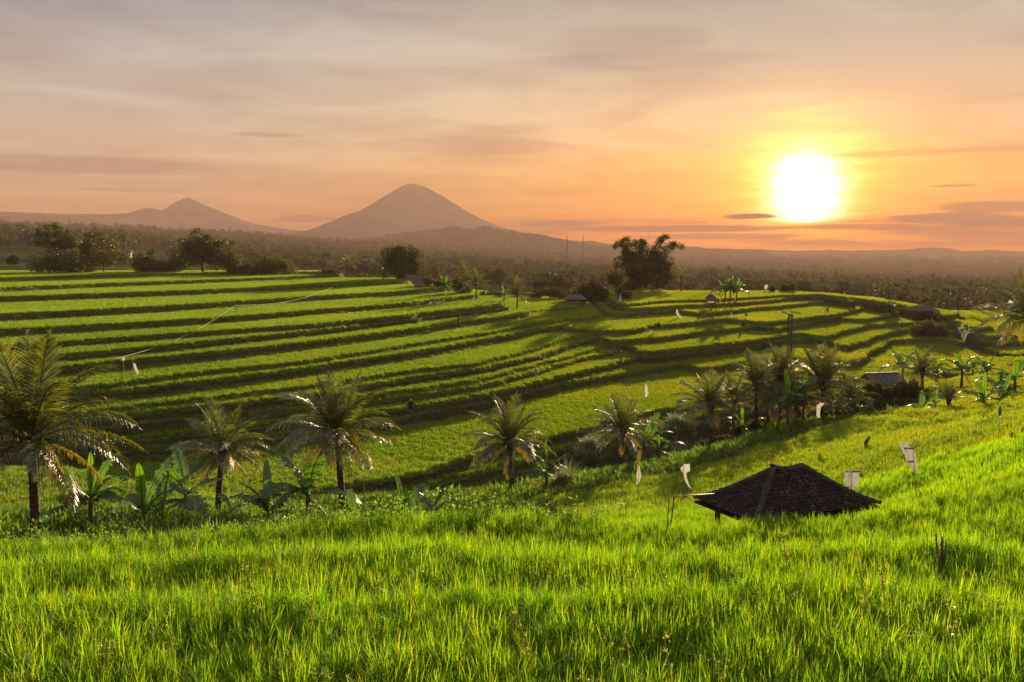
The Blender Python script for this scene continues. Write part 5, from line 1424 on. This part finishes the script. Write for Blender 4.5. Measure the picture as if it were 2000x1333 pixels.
# ------------------------------------------------------------------ other huts
def gable_hut(name, px, py, w, dpt, he, hr, rz, label, roofmat, open_=True, d=None, over=.35, sub='hut', hip=False):
    x, y, z = hit(px, py) if d is None else at(px, d)
    root = empty(name, (x, y, z), rz); tag(root, label, sub)
    hx, hy = w / 2 + over, dpt / 2 + over; t_ = .07
    mb = MB(); k = .55 * hx if hip else hx
    top = [(-k, 0, hr), (k, 0, hr)]
    V = [(-hx, -hy, he), (hx, -hy, he), (hx, hy, he), (-hx, hy, he), *top]
    V2 = [(a, b, c - t_) for a, b, c in V]
    Fc = [[0, 1, 5, 4], [2, 3, 4, 5], [1, 2, 5], [3, 0, 4]] if hip else [[0, 1, 5, 4], [2, 3, 4, 5]]
    mb.add(V + V2, Fc + [[i + 6 for i in f][::-1] for f in Fc] + ([[0, 6, 7, 1], [1, 7, 8, 2], [2, 8, 9, 3], [3, 9, 6, 0]] if hip else [[0, 6, 7, 1], [2, 8, 9, 3], [0, 4, 10, 6], [4, 3, 9, 10], [1, 7, 11, 5], [5, 11, 8, 2]]))
    n_ = int(w / .4)
    for i in range(n_ + 1):
        if hip: break
        xx = -hx + 2 * hx * i / n_
        for sg in (-1, 1):
            mb.tube([(xx, sg * hy, he + .02), (xx, 0, hr + .02)], .025, 4)
    mb.tube([(top[0][0], 0, hr + .02), (top[1][0], 0, hr + .02)], .06, 6)
    mb.build('roof', M[roofmat], root)
    if not hip:
        for sx_ in (-1, 1):
            mg = MB(); x0 = sx_ * (hx - .12); x1 = sx_ * (hx - .17); kk = .86
            tri = [(-hy * kk, he - .04), (hy * kk, he - .04), (0, hr - .12)]
            mg.add([(x0, a, b) for a, b in tri] + [(x1, a, b) for a, b in tri], [[0, 1, 2], [5, 4, 3], [0, 3, 4, 1], [1, 4, 5, 2], [2, 5, 3, 0]]); mg.build('gable', M['plaster' if open_ is None else 'slate'], root)
    for sx_ in (-1, 1):
        for sy_ in (-1, 1):
            m2 = MB(); m2.box((sx_ * (w / 2 - .06), sy_ * (dpt / 2 - .06), he / 2 - .12), (.12, .12, he + .3)); m2.build('post', M['wood'], root)
    if open_:
        m2 = MB(); m2.box((0, 0, .5), (w - .3, dpt - .3, .08)); m2.box((0, -dpt / 2 + .1, .3), (w - .3, .05, .5)); m2.box((0, dpt / 2 - .1, he - .45), (w - .3, .05, .4)); m2.build('platform', M['wood'], root)
    else:
        m2 = MB(); m2.box((0, 0, he / 2 - .1), (w - .2, dpt - .2, he)); m2.build('wall', M['plaster' if open_ is None else 'wood'], root)
    return root
gable_hut('gable_hut', 1389, 591, 2.1, 1.8, 1.25, 2.25, math.radians(82), 'small open gable hut with a mauve roof left of the banana clump', 'slate')
gable_hut('tin_shed', 1122, 596, 4.0, 2.4, 1.5, 2.5, math.radians(-8), 'low open shed with a grey tin roof at the edge of the bushes', 'slate', d=198, hip=True)
gable_hut('dark_hut', 1728, 745, 2.7, 2.2, 1.7, 2.6, math.radians(14), 'hut with a smooth dark purple brown roof among bushes on the right', 'slate', False, d=84)
gable_hut('mound_hut', 1800, 615, 3.6, 2.4, .7, 1.6, math.radians(5), 'low dark thatched shelter on the right hill crest', 'thatch', False, hip=True, over=.9)
tree(1803, 200, 'short leafy plant growing out of the dark shelter on the crest', 'bush', [(0, 22, 6, 10), (8, 17, 9, 6), (-3, 12, 8, 6)], 500, .2, 71, 12, .08, name='bush', mat='tree_warm')
def lean_to():
    x, y, z = at(812, 196); root = empty('thatched_shelter', (x, y, z), math.radians(-58)); tag(root, 'thatched lean-to shelter with an open front under the round tree', 'shelter')
    mb = MB(); V = [(-2.6, -1.2, 2.9), (2.6, -1.2, .7), (2.6, 1.4, .7), (-2.6, 1.4, 2.9)]
    mb.add(V + [(a, b, c - .18) for a, b, c in V], [[0, 1, 2, 3], [7, 6, 5, 4], [0, 4, 5, 1], [1, 5, 6, 2], [2, 6, 7, 3], [3, 7, 4, 0]]); mb.build('roof', M['thatch'], root)
    for (a, b, h) in [(-2.2, -.9, 2.6), (-2.2, 1.1, 2.6), (2.2, -.9, .8), (2.2, 1.1, .8)]:
        m2 = MB(); m2.tube([(a, b, -.3), (a, b, h)], .06, 6); m2.build('post', M['wood'], root)
    m2 = MB(); m2.box((-.6, 0, .55), (2.8, 1.6, .08)); m2.box((-.6, -.8, .35), (2.8, .05, .3)); m2.build('platform', M['plaster'], root)
lean_to()
for i, (px, d, w, lab) in enumerate([(602, 330, 5, 'leftmost of the little blue grey roofs in the valley'), (618, 335, 6, 'second little blue grey roof in the valley'), (634, 325, 7, 'wide low roof in the row of little roofs'), (655, 332, 6, 'rightmost of the little roofs beside the valley palm'), (246, 420, 6, 'pale roof of a lone house behind the yellow green tree')]):
    x, y, z = at(px, d); r_h = dict(a=1)
    gable_hut('village_house', px, 0, w, 4, 2.4, 3.8, [0.2, -.15, .05, .3, .1, .0][i], lab, 'slate', None, d=d, sub='house')

# ------------------------------------------------------------------ power poles, masts, string
def power_poles():
    d = 128; x, y, z = at(1545, d); ztop = -(613 - HORIZON) / F * d; h = ztop - z
    root = empty('power_pole', (x, y, z)); tag(root, 'twin power poles with a cross arm and insulators behind the dense palm clump', 'power pole')
    for s_ in (-1, 1):
        mb = MB(); mb.tube([(s_ * .21, 0, -.4), (s_ * .21, 0, h)], [.15, .125], 10); mb.build('pole', M['concrete'], root, True)
    mb = MB(); mb.box((-.7, 0, h + .08), (1.3, .12, .13), rz=.0, tilt=(.32, 'Y')); mb.box((.75, 0, h + .1), (1.5, .12, .13), tilt=(.22, 'Y')); mb.build('cross_arm', M['steel'], root)
    for i, (a, b) in enumerate([(-1.15, .42), (-.9, .32), (-.62, .24), (-.25, .45), (.1, .25), (.35, .40), (.62, .30), (.92, .2), (1.25, .1)]):
        m2 = MB(); f = np.linspace(0, 1, 6); m2.tube(np.stack([a + 0 * f, 0 * f, h + b + f * .26 - .1], 1), [.03, .075, .04, .075, .04, .05], 8); m2.build('insulator', M['plaster'], root, True)
    m2 = MB(); m2.tube([(0, 0, h - .6), (0, 0, h + .55)], [.06, .03], 6); m2.build('arrester', M['steel'], root)
power_poles()
for px, lab in [(1107, 'left one of two thin radio masts on the hazy horizon'), (1138, 'right one of two thin radio masts on the hazy horizon')]:
    d = 900; x = (px - 1000) / F * d; z = float(zland(np.array([x]), np.array([float(d)]))[0]); top = (HORIZON - 461) / F * d
    mb = MB(); mb.tube([(0, 0, -1), (0, 0, top - z)], [.42, .3], 5)
    for q in range(6): mb.box((0, 0, (top - z) * (q + 1) / 6.5), (1.0, 1.0, .3))
    o = mb.build('radio_mast', M['steel']); o.location = (x, d, z); tag(o, lab, 'mast', 'radio masts')
def string_line():
    a = np.array(hit(224, 722)); b = np.array(hit(460, 622)); c = np.array(hit(650, 572))
    a[2] += 1.4; b[2] += 1.6; c[2] += 1.4; pts = []
    for p0, p1 in ((a, b), (b, c)):
        f = np.linspace(0, 1, 24)[:, None]; q = p0 * (1 - f) + p1 * f; q[:, 2] -= (np.sin(f[:, 0] * math.pi)) * .9; pts.append(q)
    P = np.concatenate([pts[0], pts[1][1:]]); mb = MB(); mb.tube(P, .022, 4)
    tag(mb.build('string', M['string']), 'pale string stretched across the left terraces', 'string')
    for p_, lab in ((a, 'short post holding the lower end of the string'), (b, 'post where the pale string bends'), (c, 'short post at the far end of the string')):
        m2 = MB(); g = gz(p_[0], p_[1]); m2.tube([(0, 0, -.2), (.1, 0, p_[2] - g + .1)], .03, 5); o = m2.build('stake', M['wood']); o.location = (p_[0], p_[1], g); tag(o, lab, 'stake')
string_line()
def wire():
    a = PZ(1612, 588, -9.0); b = np.array(hit(1588, 622)) + np.array([0, 0, .3]); f = np.linspace(0, 1, 12)[:, None]; q = a * (1 - f) + b * f; q[:, 2] -= np.sin(f[:, 0] * math.pi) * .8
    mb = MB(); mb.tube(q, .04, 4); tag(mb.build('cable', M['concrete']), 'dark cable sagging over the field right of the power poles', 'cable')
    g = gz(a[0], a[1]); m2 = MB(); m2.tube([(0, 0, -.2), (0, 0, a[2] - g)], .05, 6); o = m2.build('stake', M['wood']); o.location = (a[0], a[1], g); tag(o, 'dark stake at the upper end of the sagging cable', 'stake')
wire()

# ------------------------------------------------------------------ flags and rags that scare the birds
def ragmesh(outline, ripple, seed, thick=.004, nx=10, ny=16):
    """outline: list of (left, right) half positions from top to bottom with height: (z, xl, xr, y)"""
    r = np.random.RandomState(seed); O = np.array(outline, float); f = np.linspace(0, 1, ny + 1); t_ = np.linspace(0, 1, len(O))
    Z, XL, XR, YY = [np.interp(f, t_, O[:, i]) for i in range(4)]
    V = []; ph = r.uniform(0, 6)
    for k in (0, 1):
        for j in range(ny + 1):
            for i in range(nx + 1):
                u = i / nx; xx = XL[j] * (1 - u) + XR[j] * u
                yy = YY[j] + ripple * math.sin(u * 7 + ph + f[j] * 3) + ripple * .5 * math.sin(u * 15 + f[j] * 9) + k * thick
                V.append((xx + ripple * .4 * math.sin(f[j] * 11 + ph) , yy, Z[j] + ripple * .3 * math.sin(u * 9)))
    idx = np.arange((ny + 1) * (nx + 1)).reshape(ny + 1, nx + 1)
    Qd = np.stack([idx[:-1, :-1], idx[:-1, 1:], idx[1:, 1:], idx[1:, :-1]], -1).reshape(-1, 4)
    n = (ny + 1) * (nx + 1); mb = MB(); mb.add(V, np.concatenate([Qd, Qd[:, ::-1] + n])); return mb
def flag(px, py_top, d, outl, label, seed, ripple=.03, mat='white', pole=None, extra=None, polerad=.015, name='cloth_flag', cat='flag'):
    """outl in picture px relative to (px, py_top): rows of (down, left, right)"""
    k = d / F; ztop = -(py_top - HORIZON) / F * d; x = (px - 1000) * k; g = gz(x, d)
    root = empty(name, (x, d, g)); tag(root, label, cat, 'white rags and sacks that scare birds')
    h = ztop - g
    rows = [(h - o[0] * k, o[1] * k, o[2] * k, (o[3] if len(o) > 3 else 0) * k) for o in outl]
    ragmesh(rows, ripple, seed).build('cloth', M[mat], root, True)
    if pole is None: pole = (0, 0, 0, 0)
    mb = MB(); bx_, tx = pole[0] * k, pole[1] * k; up_ = pole[2] * k
    f = np.linspace(0, 1, 7); mb.tube(np.stack([bx_ * (1 - f) + tx * f, .02 + 0 * f, f * (h + up_) - .1 * (1 - f)], 1), polerad * (1 - .3 * f), 6); mb.build('pole', M['bamboo_pole'], root, True)
    if extra: extra(root, h, k)
    return root
def sack_marks(root, h, k):
    ob = ragmesh([(h + .5 * k, -13 * k, 15 * k, -.8 * k), (h - 2.5 * k, -13 * k, 15 * k, -.8 * k)], .004, 1, ny=2); ob.build('hem', M['blue'], root)
    ob = ragmesh([(h - 6 * k, -8 * k, -3 * k, -1.5 * k), (h - 10 * k, -7 * k, -4 * k, -1.5 * k)], .002, 1, nx=4, ny=3); ob.build('print', M['red'], root)
def sock_marks(root, h, k):
    for (dz, l, r_) in [(10, -6, 14), (37, 2, 14)]:
        ob = ragmesh([(h - dz * k, l * k, r_ * k, -3.5 * k), (h - (dz + 3) * k, l * k, r_ * k, -3.5 * k)], .006, 1, nx=8, ny=2); ob.build('band', M['blue'], root)
flag(1676, 926, 24.5, [(0, -13, 15), (16, -14, 14), (30, -15, 12), (32, -14, 13)], 'square white sack with a blue hem and a small red print beside the hut roof', 1, .04, 'sack', (0, 0, 0), sack_marks)
flag(1782, 868, 24.0, [(0, -12, 2), (8, -13, 6), (18, -6, 14), (40, 0, 20), (44, 4, 22), (56, 16, 23), (58, 20, 24)], 'long white sack with two blue bands on a tilted thin pole', 2, .03, 'sack', (30, 12, 0), sock_marks, .013)
flag(1345, 912, 38, [(0, -2, 8), (8, -10, 9), (14, -9, 8), (18, -6, 1), (34, 0, 5), (46, 6, 10), (48, 8, 10)], 'white torn flag shaped like a kite with a tail left of the hut', 3, .03, 'white', (-4, -4, 0))
flag(1251, 911, 39, [(0, -1, 0), (10, -2, 3), (24, -3, 6), (34, -2, 4), (42, -4, 0)], 'narrow pointed white flag left of the kite shaped one', 4, .02, 'white', (2, 0, 0))
flag(1607, 789, 50, [(0, 2, 8), (5, -4, 8), (9, -5, 3), (16, -6, 1), (24, -5, 1), (30, -3, 2)], 'twisted white flag at the foot of the dense palm clump', 5, .04, 'white', (-8, -1, 0))
flag(1264, 752, 76, [(0, -2, 1), (10, -3, 4), (18, -2, 6), (26, -2, 1)], 'pale flag in the wide field above the reeds', 6, .04, 'white', (-2, -2, 0))
flag(1212, 574, 184, [(0, -1, 0), (10, -2, 2), (18, -3, 4), (26, -3, 5), (31, 2, 5)], 'tall glowing white flag in front of the bamboo clump', 7, .1, 'white', (3, 0, 0), None, .04)
flag(1325, 604, 170, [(0, -3, -1), (6, -5, 0), (12, -2, 4), (20, 6, 12), (21, 9, 12)], 'slanting white flag on the middle terrace of the right hill', 8, .08, 'white', (2, -2, 0), None, .03)
flag(1429, 610, 172, [(0, -1, 1), (6, -1, 2), (12, -1, 2)], 'small white strip left of the dark scarecrow on the right hill', 9, .05, 'white', (0, 0, 0), None, .03)
flag(1258, 0 + 712, 76, [(0, 0, 0.01), (0.02, 0, .01)], 'thin bamboo tip of an unused flag pole in the wide field', 10, .0, 'white', (0, 0, 30)) if False else None
flag(257, 711, 84, [(0, -3, 2), (8, -1, 5), (16, 3, 8), (21, 5, 9)], 'slanting white rag hanging under the string on the left terraces', 11, .03, 'white', (-2, -2, 4), None, .02)
flag(236, 699, 86, [(0, -2, 2.5), (6, -3, 3)], 'tiny pale rag left of the slanting one on the left terraces', 12, .03, 'white', (0, 0, 2), None, .02)
flag(1115, 634, 150, [(0, -3, 3), (5, -3, 3)], 'tiny white square of cloth on the terrace below the tin roofed shed', 13, .02, 'white', (0, 0, 1), None, .02)
flag(1495, 556, 236, [(0, -1, 3), (4, -3, 4), (9, -2, 2)], 'small glowing rag on the skyline left of the round bushes', 14, .1, 'white', (0, 0, 2), None, .03)
flag(1605, 571, 222, [(0, -1, 2), (4, -2, 2)], 'speck of white cloth on the crest right of the round bushes', 15, .05, 'white', (0, 0, 1), None, .03)
flag(1748, 594, 200, [(0, -1, 1), (4, -1.5, 1.5)], 'small white rag on the upper field left of the dark shelter', 16, .05, 'white', (0, 0, 1), None, .03)
flag(1649, 572, 214, [(0, -.7, .8), (4, -1, 1)], 'white speck of cloth on the far crest above the cable', 17, .05, 'white', (0, 0, 1), None, .03)
def bottle():
    x, y, z = at(1964, 36); ztop = -(794 - HORIZON) / F * y; h = ztop - z; root = empty('hanging_bottle', (x, y, z)); tag(root, 'blue and clear plastic bottle hung on a stick near the right edge', 'bottle')
    mb = MB(); mb.tube([(0, 0, h - .02), (0, 0, h - .12), (0, 0, h - .3), (0, 0, h - .4)], [.02, .05, .055, .04], 10); mb.build('body', M['blue'], root, True)
    mb = MB(); mb.tube([(0, .01, 0), (0, .01, h)], .010, 6); mb.build('pole', M['bamboo_pole'], root, True)
    mb = MB(); mb.tube([(0, 0, h - .44), (0, 0, h - .54)], [.04, .045], 8); mb.build('cup', M['white'], root, True)
bottle()

# ------------------------------------------------------------------ scarecrows
def scarecrow(px, py_foot, d, h, label, shirt, head, arm=None, seed=1):
    x = (px - 1000) / F * d; g = gz(x, d); z0 = -(py_foot - HORIZON) / F * d
    z0 = max(g, min(z0, g + .4)) if abs(z0 - g) > .4 else z0
    root = empty('scarecrow', (x, d, g)); tag(root, label, 'scarecrow', 'scarecrows standing in the terraces')
    H_ = h + (z0 - g); r = np.random.RandomState(seed)
    mb = MB(); mb.tube([(0, 0, -.1), (0, 0, H_ - .25)], .03, 6); mb.build('pole', M['bamboo_pole'], root, True)
    b = H_ - h
    f = np.linspace(0, 1, 9); w_ = np.interp(f, [0, .5, .85, 1], [.19, .16, .21, .08])
    mb = MB(); n = 12; a = np.arange(n) * 2 * math.pi / n; V = []
    for i, q in enumerate(f):
        zz = b + h * (.38 + .46 * q)
        for t_ in a: V.append((math.cos(t_) * w_[i] * (1 + .12 * math.sin(3 * t_ + q * 5)), math.sin(t_) * w_[i] * .55, zz))
    Fc = [[i * n + j, i * n + (j + 1) % n, (i + 1) * n + (j + 1) % n, (i + 1) * n + j] for i in range(8) for j in range(n)]
    mb.add(V, Fc + [list(range(8 * n, 9 * n))])
    mb.build('shirt', M[shirt], root, True)
    for sx_, pose in zip((-1, 1), arm or ((-.05, -.55), (.32, -.42))):
        mb = MB(); s0 = np.array([sx_ * .17, 0, b + h * .80]); e = s0 + np.array([pose[0] if sx_ > 0 else pose[0], 0, pose[1]]) * (h / 1.6)
        mid = (s0 + e) / 2 + np.array([sx_ * .05, -.03, 0]); mb.tube([s0, mid, e], [.075, .065, .05], 8); mb.build('sleeve', M[shirt], root, True)
    mb = MB(); f = np.linspace(0, 1, 7); mb.tube(np.stack([0 * f, 0 * f, b + h * .85 + f * .2], 1), [.04, .075, .095, .1, .095, .07, .02], 10); mb.build('head', M['wood'], root, True)
    mb = MB(); zz = b + h * .85 + .13; mb.tube([(0, 0, zz), (0, 0, zz + .02), (0, 0, zz + .05), (0, 0, zz + .13)], [.16, .15, .10, .03], 12); mb.build('hat', M[head], root, True)
scarecrow(800, 798, 86, 1.6, 'dark scarecrow in a pale cap with one arm out on the lowest left terrace', 'navy', 'hat')
scarecrow(1047, 686, 105, 1.1, 'scarecrow in a lilac shirt at the edge of the broad upper field', 'lilac', 'navy', ((-.02, -.4), (.02, -.4)), 2)
scarecrow(1287, 633, 150, 1.5, 'thin dark scarecrow left of the slanting white flag', 'navy', 'navy', ((-.02, -.4), (.02, -.4)), 3)
scarecrow(1453, 638, 160, 1.4, 'dark scarecrow near the terrace rim of the right hill', 'navy', 'brown_cloth', ((-.02, -.4), (.05, -.4)), 4)
scarecrow(1458, 621, 170, .9, 'squat brown scarecrow behind the dark one on the right hill', 'brown_cloth', 'brown_cloth', ((-.2, -.2), (.2, -.2)), 5)
scarecrow(1617, 612, 190, 1.2, 'small dark scarecrow by the cable on the right hill', 'navy', 'navy', ((-.1, -.3), (.1, -.3)), 6)
scarecrow(1236, 726 + 20, 80, 1.0, 'small dark capped scarecrow in the wide field left of the pale flag', 'brown_cloth', 'navy', ((-.1, -.3), (.1, -.3)), 7)


# ------------------------------------------------------------------ the air
hz = bpy.data.materials.new('haze_air'); hz.use_nodes = True
q = NT(hz.node_tree); q.n.clear(); o = q.node('ShaderNodeOutputMaterial'); v = q.node('ShaderNodeVolumePrincipled')
v.inputs['Density'].default_value = 0.00022; v.inputs['Color'].default_value = (0.31, 0.222, 0.195, 1); v.inputs['Anisotropy'].default_value = 0.15
v.inputs['Density Attribute'].default_value = ''
q.l.new(v.outputs[0], o.inputs['Volume'])
mb = MB(); mb.box((0, 2400, 155), (13000, 6700, 450)); hb = mb.build('haze', hz); tag(hb, kind='stuff', label='thin warm evening haze over the whole valley', cat='haze')
